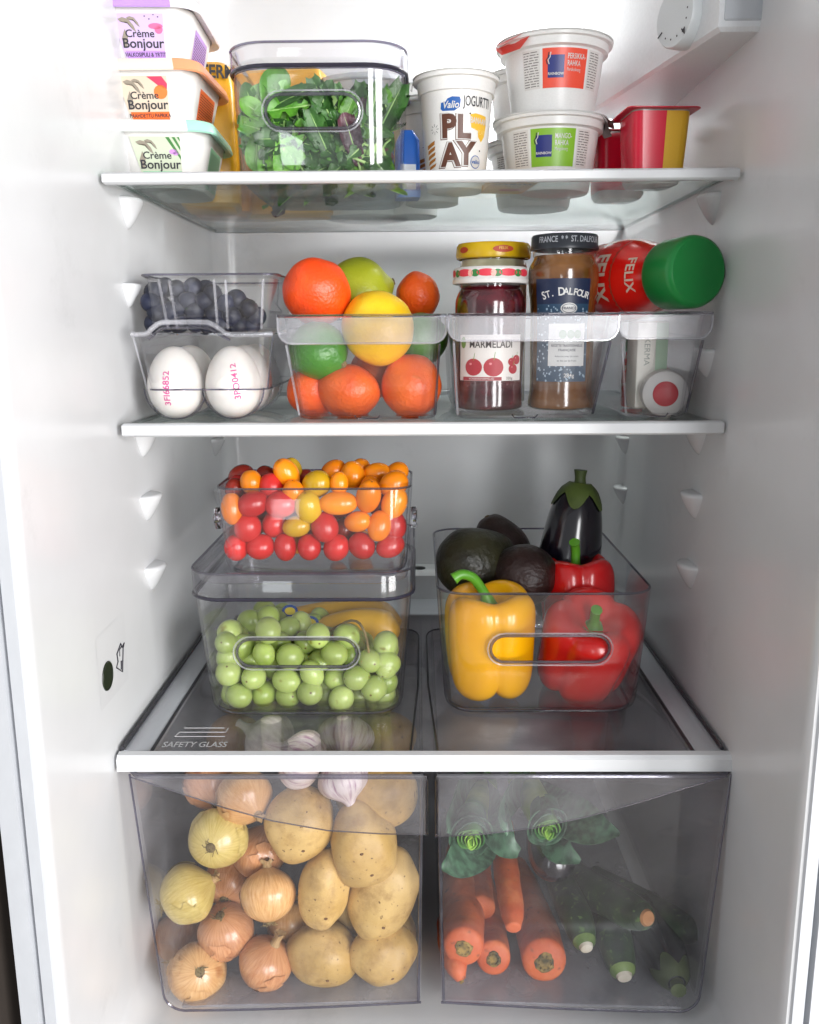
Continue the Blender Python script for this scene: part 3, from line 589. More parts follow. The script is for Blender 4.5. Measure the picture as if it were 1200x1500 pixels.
def foil_tab(m, r, z, a, mi): m.add([(r * cos(a - .35), r * sin(a - .35), z), ((r + .55) * cos(a - .15), (r + .55) * sin(a - .15), z - .35), ((r + .6) * cos(a + .1), (r + .6) * sin(a + .1), z - .6), ((r + .1) * cos(a + .4), (r + .1) * sin(a + .4), z - .05), (r * .9 * cos(a), r * .9 * sin(a), z + .03)], [(0, 1, 2, 3, 4)], mi)
# round quark tubs
def quark(label, loc, rz, bandc, words, foil, tab=None):
    t = thing("quark_tub", label, "tub", loc, (0, 0, rz), "quark tubs stacked on the top shelf"); h = 5.7; r0, r1 = 3.35, 4.12
    m = M(); lathe(m, [(r0 - .5, 0), (r0 - .12, .06), (r0, .3), (r0 + (r1 - r0) * .5, h * .5), (r0 + (r1 - r0) * (h - 1.0) / h, h - 1.0), (r1 + .22, h - .9), (r1 + .28, h - .35), (r1 + .55, h - .3), (r1 + .6, h - .12), (r1 + .5, h), (r1 + .2, h)], 56); link("tub_body", m, plain("#eeeeec", .3), t)
    m = M(); lathe(m, [(r1 + .62, h - .02), (r1 + .62, h + .05), (r1 + .2, h + .07)], 48)
    if tab is not None: 
        a = tab; foil_tab(m, r1 + .55, h, a, 1)
        th = .25; m.add([((r1 + .6) * cos(a - .5), (r1 + .6) * sin(a - .5), h + .06), ((r1 + .75) * cos(a - .3), (r1 + .75) * sin(a - .3), h - .5), ((r1 + .95) * cos(a), (r1 + .95) * sin(a), h - 1.25), ((r1 + .6) * cos(a + .35), (r1 + .6) * sin(a + .35), h - 1.1), ((r1 + .55) * cos(a + .6), (r1 + .55) * sin(a + .6), h + .06)], [(0, 1, 2, 3, 4)], 1)
    link("foil_lid", m, [plain('#dcdcda', .3), plain(foil, .3)], t)
    fn = cone_fn(r0, r1, h); f2 = cone_fn(r0, r1, h, .04); f3 = cone_fn(r0, r1, h, .055)
    m = M(); patch(m, fn, -1.75, 1.75, 1.75, 4.55, 0, 12, 2); patch(m, f2, -1.35, -.1, 2.45, 4.05, 1, 4, 2)
    put_text(m, "RAINBOW", .26, f3, 2, at=(-.72, 2.72), bold=.02); put_text(m, words[0], .54, f3, 2, at=(.12, 3.95), align='LEFT', sx=.6, bold=.012); put_text(m, words[1], .54, f3, 2, at=(.12, 3.45), align='LEFT', sx=.6, bold=.012); put_text(m, words[2], .36, f3, 2, at=(.12, 3.02), align='LEFT', sx=.6)
    for dx in (0, .14):
        p = [(-1.42 + dx, 3.4), (-1.5 + dx, 3.7), (-1.36 + dx, 3.9), (-1.3 + dx, 4.25)]
        for a, b in zip(p, p[1:]): m.add([f3(a[0], a[1]), f3(a[0] + .07, a[1]), f3(b[0] + .07, b[1]), f3(b[0], b[1])], [(0, 1, 2, 3)], 3 if dx == 0 else 2)
    for u0, u1, sd in ((-3.4, -1.95, 2), (1.95, 3.2, 5)):
        patch(m, fn, u0, u1, 1.75, 4.55, 4, 6, 1); fine_print(m, f2, u0 + .1, u1 - .1, 1.85, 4.45, 5, 14, sd)
    link("label", m, [plain(bandc, .35), plain("#1c2a7c", .35), WHITEP, INK, plain("#e3e0dc", .4), plain("#77716e")], t, sharp=0)
    return t
qy = 12.6; qx = (11.00,12.60,15.60)[0]
quark("white quark tub with a green label in front, under the orange labelled tub", (qx - .05, qy, ZT + .02), -.06, "#8ac12d", ("MANGO-", "RAHKA", "Mangokvarg"), "#46403c", tab=-.15)
quark("white quark tub with an orange label stacked on the green labelled tub", (qx + .15, qy, ZT + 5.85), .10, "#f2533a", ("PERSIKKA-", "RAHKA", "Persikokvarg"), "#e7473a", tab=-2.75)
qx2 = (10.90,21.50,15.59)[0]
quark("white quark tub with a green label, half hidden behind the front stack", (qx2, 22.2, ZT + .02), -.25, "#8ac12d", ("MANGO-", "RAHKA", "Mangokvarg"), "#d9d9d9")
quark("white quark tub with an orange label on the hindmost stack behind the front tubs", (qx2 - .1, 22.2, ZT + 5.85), .45, "#f2533a", ("PERSIKKA-", "RAHKA", "Persikokvarg"), "#d9d9d9")

# drinking yogurt cups
BROWN = plain("#5d3320", .4); YEL = plain("#f5c33c", .4); BLUE = plain("#1f5fae", .35)
def play_cup(label, loc, rz, full=True):
    t = thing("yogurt_cup", label, "cup", loc, (0, 0, rz), "tall yogurt cups"); h = 8.6; r0, r1 = 2.35, 3.0
    m = M(); lathe(m, [(r0 - .3, 0), (r0, .12), (r0 + .02, .3), (r0 + (r1 - r0) * (h - 1.35) / h, h - 1.35), (r1 + .08, h - 1.3), (r1 + .16, h - .4), (r1 + .45, h - .35), (r1 + .48, h - .15), (r1 + .38, h), (0.05, h + .02)], 48, 0, True, True); link("cup_body", m, plain("#f4f3f0", .3), t)
    m = M(); lathe(m, [(r1 + .47, h), (r1 + .5, h + .05), (.05, h + .07)], 40); m.add([((r1 + .45) * cos(a), (r1 + .45) * sin(a), h + .05) for a in (2.9, 3.35)] + [((r1 + .75) * cos(3.3), (r1 + .75) * sin(3.3), h - .9), ((r1 + .6) * cos(2.95), (r1 + .6) * sin(2.95), h - .7)], [(0, 1, 2, 3)]); link("foil_lid", m, plain("#c9c9c6", .25), t)
    f1 = cone_fn(r0, r1, h, .02); f2 = cone_fn(r0, r1, h, .035); f3 = cone_fn(r0, r1, h, .05)
    m = M()
    blob(m, f1, [(-1.35, 5.9), (-1.2, 5.75), (-.3, 5.72), (.12, 6.0), (.18, 6.5), (.1, 6.72), (-.45, 6.75), (-.8, 6.62), (-.95, 6.4), (-1.3, 6.35)], 0)
    put_text(m, "Valio", .72, f3, 1, at=(-.58, 6.15), shear=.25, bold=.02, sx=.85)
    put_text(m, "JOGURTTI", 1.05, f3, 2, at=(.38, 6.4), align='LEFT', sx=.5, bold=.006)
    for s, x, y in (("P", -.75, 4.55), ("L", .45, 4.5), ("A", -.6, 2.45), ("Y", .7, 2.55)):
        put_text(m, s, 2.3, f1, 3, at=(x - .1, y - .02), bold=.085, sx=.95); put_text(m, s, 2.3, f2, 1, at=(x - .08, y), bold=.07, sx=.95); put_text(m, s, 2.3, f3, 3, at=(x, y), bold=.045, sx=.95)
    blob(m, f1, [(.95, 5.5), (1.4, 5.6), (2.5, 5.5), (2.6, 4.8), (2.45, 4.0), (2.1, 3.55), (1.75, 3.9), (1.7, 4.35), (1.05, 4.55)], 4)
    put_text(m, "BANAANI", .62, f3, 1, at=(1.78, 5.05), sx=.62, bold=.02, ang=-.04); put_text(m, "PLAY", .5, f3, 5, at=(2.05, 4.25), sx=.7)
    blob(m, f1, oval(1.6, 2.05, .5, .5), 6); blob(m, f2, oval(1.6, 2.05, .44, .44), 1); put_text(m, "valio", .42, f3, 6, at=(1.6, 2.05), bold=.02)
    for k in range(8):
        a = k * pi / 4; put_text(m, "I", .3, f1, 2, at=(-1.95 + .3 * cos(a), 4.5 + .3 * sin(a)), ang=a + pi / 2)
    for x, y in ((.93, 5.55), (1.35, 3.35), (2.0, 2.9)): blob(m, f1, oval(x, y, .07, .07, 8), 2)
    for k in range(5): blob(m, f1, [(-2.9 + k * .05, 3.4 - k * .4), (-2.0 + k * .02, 3.7 - k * .42), (-2.05, 3.4 - k * .4), (-2.9, 3.1 - k * .4)], 7)
    link("label", m, [BLUE, WHITEP, INK, BROWN, YEL, plain("#fbe08a"), BLUE, plain("#b9772c", .4)], t, sharp=0); return t
pc = (3.11,10.80,15.30)
play_cup("tall white yogurt cup with big brown letters and a yellow banana patch, in front", (pc[0], 10.8, ZT + .02), .02)
pc = (1.28,18.40,15.97)
play_cup("tall white yogurt cup with brown letters peeping out behind the front one", (pc[0], 18.4, ZT + .02), .55)

# square red and yellow dessert pots
def pot(label, loc, rz, hh=5.5):
    t = thing("dessert_pot", label, "pot", loc, (0, 0, rz), "red and yellow dessert pots"); h = hh
    m = M()
    def R(z, d=0): k = z / h; return rr(1.95 + .3 * k - d, 1.95 + .3 * k - d, .75, z, 5)
    loft(m, [R(0, .6), R(.12, .2), R(.5), R(h)]); link("pot_body", m, clear("pot_plastic_%d" % int(rz * 100), tint=(.8, .76, .7), haze=.55, rough=.2, hz_col=(.85, .8, .74)), t)
    m = M(); L = []
    for z in (.75, h * .5, h - .15): L.append([(x, y, z) for x, y, _ in R(z, -.03)])
    loft(m, L, 0, False, False)
    for i, f in enumerate(m.f):
        c = sum(m.v[j][0] for j in f) / len(f)
        if c > .5: m.m[i] = 1
    # front face split into red and yellow halves
    for z0, z1 in ((.75, h - .15),):
        a0 = 1.95 + .3 * z0 / h + .05; a1 = 1.95 + .3 * z1 / h + .05
        m.add([(.2, -a0, z0), (a0 - .72, -a0, z0), (a1 - .72, -a1, z1), (.28, -a1, z1)], [(0, 1, 2, 3)], 1)
    link("sleeve", m, [plain("#e01a3c", .22), plain("#e9b524", .3)], t)
    m = M(); loft(m, [rr(2.2, 2.2, .7, h - .04, 5), rr(2.85, 2.75, .5, h - .02, 5), rr(2.85, 2.75, .5, h + .06, 5)], 0, False, True); link("film_lid", m, [plain("#c81f3c", .3)], t)
    return t
ax = (18.57,9.00,14.06)[0]
pot("red and yellow dessert pot in front, at the right end of the top shelf", (ax + .1, 9.1, ZT + .02), .06)
bx_ = (17.64,16.80,14.13)[0]
pot("red dessert pot set back between the quark tubs and the front dessert pot", (bx_, 16.9, ZT + .02), .05)

# yellow cheese packs, white tubs and the blue carton further back
def soft_pack(name, label, cat, loc, rz, hx, hy, h, mats, words, grp):
    t = thing(name, label, cat, loc, (0, 0, rz), grp)
    m = M(); n = noisy(loc[0], .05, 1.2)
    R = lambda z, d: [(x * n(Vector((x, y, z)).normalized() + Vector((0, 0, z * .3))), y, z + (.25 * noise.noise(Vector((x * .4, y * .4, loc[0]))) if z > h * .6 else 0)) for x, y, _ in rr(hx - d, hy - d, .7, z, 4)]
    loft(m, [R(0, .5), R(.3, .05), R(h * .4, 0), R(h * .8, .1), R(h * .97, .4), R(h, .9)]); link("pack_body", m, mats[0], t)
    m = M(); fn = lambda u, v: (u, -hy - .12 - .06 * hx, v)
    for s, size, x, y, mi, kw in words: put_text(m, s, size, fn, mi, at=(x, y), **kw)
    patch(m, lambda u, v: (u, -hy - .1, v), -hx * .8, -hx * .3, .4, h * .45, 1, 3, 2)
    link("print", m, mats[1:], t, sharp=0); return t
YP = plain("#f2b21f", .3); REDP = plain("#e0402a", .35)
soft_pack("cheese_pack", "yellow cheese pack standing behind the left half of the salad box", "cheese pack", ((-14.39,27.00,22.42)[0], 27.4, ZT), -.22, 6.2, 2.2, 13.6, [YP, INK, REDP], [("OLTERMANNI", 1.7, -.6, 10.6, 0, dict(bold=.03, sx=.72)), ("OLTERMANNI", 2.0, 2.2, 8.0, 0, dict(bold=.03, sx=.7))], "yellow cheese packs on the top shelf")
soft_pack("cheese_pack", "yellow cheese pack lying between the cream cheese stack and the salad box", "cheese pack", ((-18.07,19.50,17.20)[0] - 1.1, 20.5, ZT), .15, 2.7, 3.6, 12.2, [YP, INK, REDP], [("OLTERM", 1.5, .5, 11.0, 0, dict(bold=.03, sx=.8))], "yellow cheese packs on the top shelf")
soft_pack("cheese_pack", "orange cheese pack half hidden behind the cream cheese stack at the left wall", "cheese pack", (-19.3, 26.0, ZT), .1, 2.9, 3.4, 12.0, [plain("#d98a1c", .35), INK, REDP], [("JUUSTO", 1.3, 0, 8.5, 0, dict(bold=.02))], "yellow cheese packs on the top shelf")
def round_tub(name, label, loc, r0, r1, h, c, print_c, lidc, words=None):
    t = thing(name, label, "tub", loc, group="plain tubs behind the salad box")
    m = M(); lathe(m, [(r0 - .3, 0), (r0, .12), (r1, h - .5), (r1 + .3, h - .45), (r1 + .3, h - .1)], 40); link("tub_body", m, plain(c, .35), t)
    m = M(); lathe(m, [(r1 + .32, h - .5), (r1 + .42, h - .4), (r1 + .42, h), (r1 + .1, h + .08), (r1 - .2, h)], 40, 0, False); link("lid", m, plain(lidc, .35), t)
    m = M(); f = cone_fn(r0, r1, h, .03); f2 = cone_fn(r0, r1, h, .05); patch(m, f, -r0 * .1, r0 * 1.3, h * .12, h * .8, 0, 10, 2); patch(m, f, -r0 * 1.2, -r0 * .1, h * .12, h * .8, 1, 8, 2); blob(m, f2, oval(r0 * .75, h * .62, .55, .38), 2)
    link("label", m, [plain(print_c, .35), plain("#c9bd96", .4), plain("#e2384a", .4)], t, sharp=0); return t
round_tub("cottage_cheese_tub", "white tub with a blue and beige label seen through the salad box", ((-5.03,28.00,23.21)[0], 28.5, ZT), 4.4, 4.9, 12.6, "#e9e9e6", "#2d7fc0", "#dfe3e6")
round_tub("cottage_cheese_tub", "white tub standing behind the right end of the salad box", ((-0.89,24.00,20.99)[0] + .2, 27, ZT), 2.6, 2.9, 12.2, "#ebebe9", "#dfe6ee", "#eef0f2")
t = thing("milk_carton", "blue carton squeezed between the salad box and the yogurt cups", "carton", ((-0.69,13.00,14.15)[0] - .2, 14.0, ZT + .02), (0, 0, .1)); m = M()
loft(m, [rr(1.0, 1.3, .35, 0, 4), rr(1.05, 1.35, .4, .2, 4), rr(.95, 1.25, .4, 4.6, 4), rr(.5, .8, .3, 5.4, 4)]); link("carton_body", m, plain("#2f6fd0", .3), t)
m = M(); patch(m, lambda u, v: (u, -1.38, v), -.55, .6, .6, 2.6, 0, 2, 2); put_text(m, "O", 1.2, lambda u, v: (u, -1.4, v), 1, at=(0, 1.6)); link("print", m, [plain("#e8edf5"), INK], t, sharp=0)

t = thing("cheese_slice_pack", "thin yellow pack lying flat between the yogurt cup and the quark tubs", "cheese pack", (7.25, 7.6, ZT + .02), (0, 0, .12)); m = M()
loft(m, [rr(1.75, 3.7, .5, 0, 4), rr(1.8, 3.75, .5, .1, 4), rr(1.8, 3.75, .5, .4, 4), rr(1.6, 3.5, .5, .5, 4)]); link("pack_body", m, YP, t)
m = M(); blob(m, lambda u, v: (u, v, -.012), oval(.3, 1.6, .9, .7), 0); put_text(m, "JUUSTO", .8, lambda u, v: (u, -v, -.012), 1, at=(0, 1.2), bold=.02); link("print", m, [REDP, INK], t, sharp=0)

# ------------------------------------------------------------------ fruit on the middle shelf
ORANGE = organic("orange_peel", "#e8470f", "#f4691a", scale=14, rough=.36, bump=.35, bscale=420, sss=.12, sr=(1, .35, .1))
MANDARIN = organic("mandarin_peel", "#d9440e", "#ef6d1e", scale=18, rough=.38, bump=.4, bscale=380, c3="#b8641c", s3=(.68, .75), scale3=60)
LEMON = organic("lemon_peel", "#e9b50c", "#f4cb25", scale=14, rough=.35, bump=.3, bscale=380, sss=.12, sr=(1, .8, .2), c3="#a86a14", s3=(.74, .80), scale3=45)
LIMEM = organic("lime_peel", "#2f7410", "#4f951c", scale=18, rough=.3, bump=.3, bscale=380, rand=.05)
LIMEY = organic("pale_lime_peel", "#8f9a1c", "#b5ba2c", scale=14, rough=.35, bump=.3, bscale=380)
DRY = organic("dry_stem", "#5b4a2a", "#8b7a4c", scale=60, rough=.8, bump=.4, bscale=300)
STEMG = organic("green_stem", "#3d7a1e", "#63a52c", scale=25, rough=.4, bump=.1, bscale=200)
def citrus(name, label, cat, loc, r, mat, axis=(0, 0, 1), nipple=0.0, mark=True, seed=1, group="citrus fruit in the clear bin"):
    n = noisy(seed, .05, 1.6)
    def fn(d):
        p = math.acos(max(-1, min(1, abs(d.z)))); return n(d) * (1 - .07 * math.exp(-(p / .22) ** 2) * (1 if nipple == 0 or d.z < 0 else -1) + (nipple * math.exp(-(p / .25) ** 2) if nipple else 0))
    m = M(); ball(m, r[0], r[1], r[2], 40, 26, fn); o = link(name, m, mat, None, loc, aim(axis, seed), sharp=0); tag(o, label, cat, group)
    if mark:
        m = M(); zt = r[2] * fn(Vector((0, 0, 1)))
        loft(m, [[(.26 * (1 + .25 * cos(5 * a)) * cos(a) * s, .26 * (1 + .25 * cos(5 * a)) * sin(a) * s, zt + z) for a in [2 * pi * k / 20 for k in range(20)]] for s, z in ((1.1, -.06), (.9, .06), (.3, .09))], 0, False, True)
        link("stem_scar", m, DRY, o)
    return o
def near(px, r): return px
citrus("orange", "large bright orange resting top left on the citrus heap", "orange", (-8.08,6.60,2.92), (2.75, 2.75, 2.62), ORANGE, (.3, .4, 1), 0, True, 1)
citrus("lemon", "big yellow lemon with its blossom end towards the front, middle of the citrus bin", "lemon", (-3.20,6.00,0.12), (2.85, 2.85, 3.15), LEMON, (-.25, .75, .6), .06, True, 2)
citrus("lime", "dark green lime on the left of the citrus bin behind the ledge", "lime", (-7.95,5.80,-1.66), (2.25, 2.25, 2.4), LIMEM, (.8, -.45, -.4), .05, True, 3)
citrus("lime", "yellowish green lime behind the large orange, top of the citrus heap", "lime", (-5.00,12.00,3.11), (3.1, 2.7, 2.7), LIMEY, (1, .2, .3), .05, True, 4)
citrus("mandarin", "small mandarin at the back right of the citrus heap", "mandarin", (-0.05,12.50,2.76), (2.05, 2.05, 1.85), MANDARIN, (.8, .2, .1), 0, True, 5)
citrus("mandarin", "wide mandarin lying low in the middle of the citrus bin front", "mandarin", (-5.70,6.20,-4.89), (2.75, 2.5, 2.12), MANDARIN, (.25, .4, 1), 0, False, 6)
citrus("mandarin", "upright mandarin at the right side of the citrus bin front", "mandarin", (-0.57,6.20,-4.48), (2.4, 2.4, 2.55), MANDARIN, (.1, .5, 1), 0, False, 7)
citrus("mandarin", "red mandarin low in the left corner of the citrus bin", "mandarin", (-8.66,7.40,-4.95), (2.2, 2.2, 2.0), MANDARIN, (0, .5, 1), 0, False, 8)
citrus("lime", "green lime at the right of the bin under the small mandarin", "lime", (0.23,10.50,-0.85), (2.2, 2.2, 2.2), LIMEM, (1, .3, .3), .05, False, 9)
citrus("mandarin", "mandarin in shade in the middle of the citrus bin, behind the lemon", "mandarin", (-3.53,11.00,-3.60), (2.4, 2.4, 2.2), MANDARIN, (0, .3, 1), 0, False, 10)

BLUE_B = organic("blueberry_bloom", "#070a16", "#1b2340", scale=45, rough=.55, bump=.2, bscale=300, rand=.3, lohi=(.35, .7))
bbm = M(); ball(bbm, 1, 1, .92, 22, 14, lambda d: 1 - .14 * math.exp(-((math.acos(max(-1, min(1, d.z)))) / .28) ** 2))
for k in range(5):
    a = 2 * pi * k / 5; bbm.add([(.2 * cos(a - .4), .2 * sin(a - .4), .80), (.46 * cos(a), .46 * sin(a), .95), (.2 * cos(a + .4), .2 * sin(a + .4), .80)], [(0, 1, 2)], 1)
BBM = None
def berry(pos, r, label, i):
    global BBM
    if BBM is None:
        o = link("blueberry", bbm, [BLUE_B, plain("#11131f", .7)], None, None, None, 50); BBM = o
    else: o = BBM.copy(); col.objects.link(o)
    rnd = random.Random(i); o.location = [c * K for c in pos]; o.scale = (r * 1.0, r * 1.0, r * 1.0)
    o.rotation_euler = aim((rnd.uniform(-1, 1), rnd.uniform(-1, .6), rnd.uniform(-.6, 1)))
    tag(o, label, "blueberry", "blueberries in the clear punnet")
ORD = ["first", "second", "third", "fourth", "fifth", "sixth", "seventh", "eighth", "ninth", "tenth", "eleventh", "twelfth", "thirteenth", "fourteenth", "fifteenth"]
rowsB = [("top", [(-20.64,5.20,2.94), (-19.87,5.60,3.31), (-18.86,5.20,3.13), (-17.57,5.20,3.23), (-16.60,5.60,3.14), (-15.91,4.60,2.78), (-14.25,5.20,2.33)]),
         ("upper middle", [(-20.78,4.60,2.14), (-20.16,5.20,2.00), (-18.62,4.60,1.82), (-17.85,4.60,2.23), (-16.57,4.60,2.22), (-14.99,4.60,2.01), (-13.78,5.40,1.76)]),
         ("lower middle", [(-20.35,4.60,1.36), (-19.28,4.60,1.46), (-17.41,4.60,1.50), (-15.90,4.70,1.34), (-14.51,4.60,1.02), (-13.11,4.70,1.63), (-12.66,5.00,1.01)]),
         ("bottom", [(-20.70,4.90,0.54), (-19.71,4.80,0.58), (-18.74,4.80,0.52), (-17.40,4.80,0.57), (-16.42,4.90,0.41), (-15.40,4.90,0.40), (-14.06,4.90,0.29), (-13.15,5.20,0.39)])]
i = 0
for rn, L in rowsB:
    for k, p in enumerate(L):
        i += 1; berry(p, .76 + .08 * ((i * 37) % 10) / 10, f"dark blueberry, {ORD[k]} from the left in the {rn} row of the punnet", i)

# jars
def jar(label, loc, prof, mats, rz=0): 
    t = thing("jam_jar", label, "jar", loc, (0, 0, rz), "jam jars in the clear bin"); return t
JAMR = organic("cherry_jam", "#1f0509", "#5a1420", scale=55, rough=.12, bump=.25, bscale=60, rand=0, coat=1.0)
JAMB = organic("fig_jam", "#5f3714", "#8a5a28", scale=30, rough=.12, bump=.2, bscale=60, rand=0, coat=1.0, c3="#4a2408", s3=(.66, .8), scale3=60)
PICK = organic("pale_preserve", "#a9a586", "#c9c4a4", scale=40, rough=.15, bump=.1, rand=0, coat=1.0)
jb = ZM + .55
q = (5.72,6.40,-4.25)
t = jar("squat jar of dark cherry marmalade with a lid printed with red fruit", (q[0], 6.6, jb), None, None); H = (5.58,6.00,4.68)[2] - jb; rj = 2.79
m = M(); lathe(m, crom([(rj * .7, 0), (rj * .93, .15), (rj * .96, .7), (rj * .95, H * .25), (rj, H * .5), (rj, H * .72), (rj * .96, H * .8), (rj * .82, H * .875)], 3), 48); link("jam", m, JAMR, t)
m = M(); lathe(m, [(rj * .84, H * .86), (rj * .86, H * .9), (rj * .86, H * .95)], 40, 0, False, False); link("glass_neck", m, CLEAR, t)
m = M(); lathe(m, [(rj * 1.0, H * .885), (rj * 1.07, H * .89), (rj * 1.08, H * .915), (rj * 1.05, H * .925), (rj * 1.05, H * .985), (rj * 1.0, H), (.05, H + .02)], 48, 0, False); ld = link("lid", m, WHITEP, t)
m = M(); fn = lambda u, v: ((rj * 1.05 + .03) * cos(-pi / 2 + u / rj), (rj * 1.05 + .03) * sin(-pi / 2 + u / rj), H * .955 + v)
for k, (u, c, r) in enumerate([(-3.9, 0, .5), (-3.1, 2, .3), (-2.3, 0, .75), (-1.35, 2, .34), (-1.75, 1, .2), (-.5, 0, .75), (.3, 2, .36), (.0, 1, .2), (1.15, 0, .75), (2.0, 2, .36), (2.75, 0, .65)]): blob(m, fn, oval(u, .0 if c else .03, r, .28), c)
link("lid_print", m, [plain("#d8384a"), plain("#f0b4a8"), plain("#2e7a3c")], ld, sharp=0)
m = M(); f0 = lambda d: (lambda u, v: ((rj + d) * cos(-pi / 2 + u / rj), (rj + d) * sin(-pi / 2 + u / rj), v))
z0 = (5.53,4.00,-3.89)[2] - jb - .1; z1 = (5.49,4.00,-0.86)[2] - jb + .4; f1, f2, f3 = f0(.03), f0(.05), f0(.07)
patch(m, f1, -2.85, 2.6, z0, z1, 0, 16, 2); put_text(m, "MARMELADI", .78, f2, 1, at=(-.1, z1 - .75), bold=.012, sx=.82)
for u, v, r in ((-1.5, z0 + 1.05, .72), (.1, z0 + 1.05, .78), (1.75, z0 + .9, .42), (2.1, z0 + 1.6, .4), (1.6, z0 + 1.45, .33)):
    blob(m, f2, oval(u, v, r, r * .92, 20), 2); blob(m, f3, oval(u - r * .3, v + r * .35, r * .16, r * .12, 8), 3)
    m.add([f2(u, v + r * .7), f2(u + .05, v + r * .7), f2(u + .14, v + r * 1.5), f2(u + .1, v + r * 1.5)], [(0, 1, 2, 3)], 4)
blob(m, f2, oval(-2.45, z1 - .6, .26, .45, 12), 4); patch(m, f2, -2.45, .75, z0 + .02, z0 + .3, 5, 8, 1); put_text(m, "KÖRSBÄRSMARMELAD", .22, f3, 0, at=(-.85, z0 + .16), sx=.9); put_text(m, "320g", .3, f2, 1, at=(1.4, z0 + .18))
link("label", m, [plain("#efe9e4", .4), plain("#2b2024"), plain("#b51a30"), plain("#e88a92"), plain("#6f9a3a"), plain("#a32236")], t, sharp=0)
q = (6.45,12.60,0.08); hy_ = (6.34,12.40,7.05)[2]
t = jar("jar with a plain yellow lid behind the cherry marmalade", (q[0], 13.0, jb), None, None); H = hy_ - jb; rj2 = 3.03
m = M(); lathe(m, [(rj2 * .8, 0), (rj2 * .95, .2), (rj2 * .95, H * .86), (rj2 * .9, H * .9)], 40); link("jar_body", m, PICK, t)
m = M(); lathe(m, [(rj2 * .9, H * .9), (rj2 * .92, H * .94)], 40, 0, False, False); link("glass_neck", m, CLEAR, t)
m = M(); lathe(m, [(rj2 * .98, H * .905), (rj2 * 1.04, H * .91), (rj2 * 1.06, H * .93), (rj2 * 1.04, H * .985), (rj2 * .99, H), (.05, H + .02)], 48, 0, False); ld = link("lid", m, organic("yellow_enamel", "#d9ae14", "#e6bf22", rough=.25, bump=0, rand=0), t)
m = M(); fn = lambda u, v: ((rj2 * 1.05 + .04) * cos(-pi / 2 + u / rj2), (rj2 * 1.05 + .04) * sin(-pi / 2 + u / rj2), H * .955 + v)
blob(m, fn, oval(.55, 0, .85, .28), 0); blob(m, fn, oval(-2.9, 0, .5, .25), 0); put_text(m, "FELIX", .3, lambda u, v: tuple(Vector(fn(u, v)) * 1.004), 1, at=(.55, 0), bold=.01); link("lid_print", m, [plain("#c2461c"), YEL], ld, sharp=0, kind="stuff")
q = (11.53,6.80,-1.03); H = (11.26,6.60,7.11)[2] - jb; rd = 2.64
t = jar("tall jar of brown fig spread with a navy lid and dotted navy label", (q[0], 6.8, jb), None, None)
m = M(); lathe(m, crom([(rd * .8, 0), (rd * .98, .2), (rd * .98, .7), (rd * .94, H * .12), (rd * .95, H * .3), (rd * .97, H * .6), (rd * 1.02, H * .68), (rd * 1.05, H * .76), (rd * 1.03, H * .82), (rd * .92, H * .86), (rd * .88, H * .885)], 3), 48); link("jam", m, JAMB, t)
m = M(); lathe(m, [(rd * .885, H * .87), (rd * .93, H * .89), (rd * .9, H * .93)], 40, 0, False, False); link("glass_neck", m, CLEAR, t)
m = M(); n = 60; lathe(m, [(rd * .93, H * .915), (rd * 1.0, H * .917), (rd * 1.01, H * .93), (rd * .985, H * .94), (rd * .985, H * .99), (rd * .95, H), (.05, H + .02)], n, 0, False); ld = link("lid", m, plain("#2c3038", .35), t)
m = M(); fn = lambda u, v: ((rd * .985 + .03) * cos(-pi / 2 + u / rd), (rd * .985 + .03) * sin(-pi / 2 + u / rd), H * .965 + v); put_text(m, "FRANCE  ※  ST. DALFOUR".replace("※", "* *"), .62, fn, 0, at=(.1, 0), bold=.008, sx=.72); link("lid_print", m, plain("#b9bdc4"), ld, sharp=0)
RV = lambda v: rd * (.985 + .075 * max(0, min(1, (v / H - .5) / .24)))
m = M(); F = lambda d: (lambda u, v: ((RV(v) + d) * cos(-pi / 2 + (u - .7) / rd), (RV(v) + d) * sin(-pi / 2 + (u - .7) / rd), v)); f1, f2, f3, f4 = F(.05), F(.07), F(.09), F(.11)
za, zb_ = H * .17, H * .745
patch(m, f1, -1.85, 2.4, za, zb_, 0, 12, 4); patch(m, f2, -1.85, 2.4, H * .61, H * .75, 1, 12, 2)
rnd = random.Random(4)
for k in range(150):
    u, v = rnd.uniform(-1.8, 2.3), rnd.uniform(za + .05, H * .6); r = rnd.uniform(.05, .09); blob(m, f2, oval(u, v, r, r * 1.2, 5, rnd.uniform(0, 6)), 2)
for a in range(11):
    s = "ST. DALFOUR"[a]; u = -1.15 + a * .33; put_text(m, s, .85 if a in (0, 4) else .72, f3, 3, at=(u + .0, H * .655 + .3 * sin(a / 10 * pi)), bold=.02, sx=.8, ang=.35 - .07 * a)
blob(m, f3, oval(.75, H * .585, .62, .42, 20), 3); blob(m, f4, oval(.75, H * .585, .54, .34, 20), 1); blob(m, F(.12), oval(.75, H * .585, .5, .3, 20), 3); put_text(m, "FRANCE", .28, F(.14), 1, at=(.75, H * .585), bold=.012)
patch(m, f3, -.75, 2.1, H * .26, H * .5, 3, 8, 2); patch(m, f4, -.68, 2.03, H * .265, H * .495, 4, 8, 2)
for u in (.35, .95, 1.5): blob(m, F(.12), oval(u, H * .44, .3, .34, 14), 5)
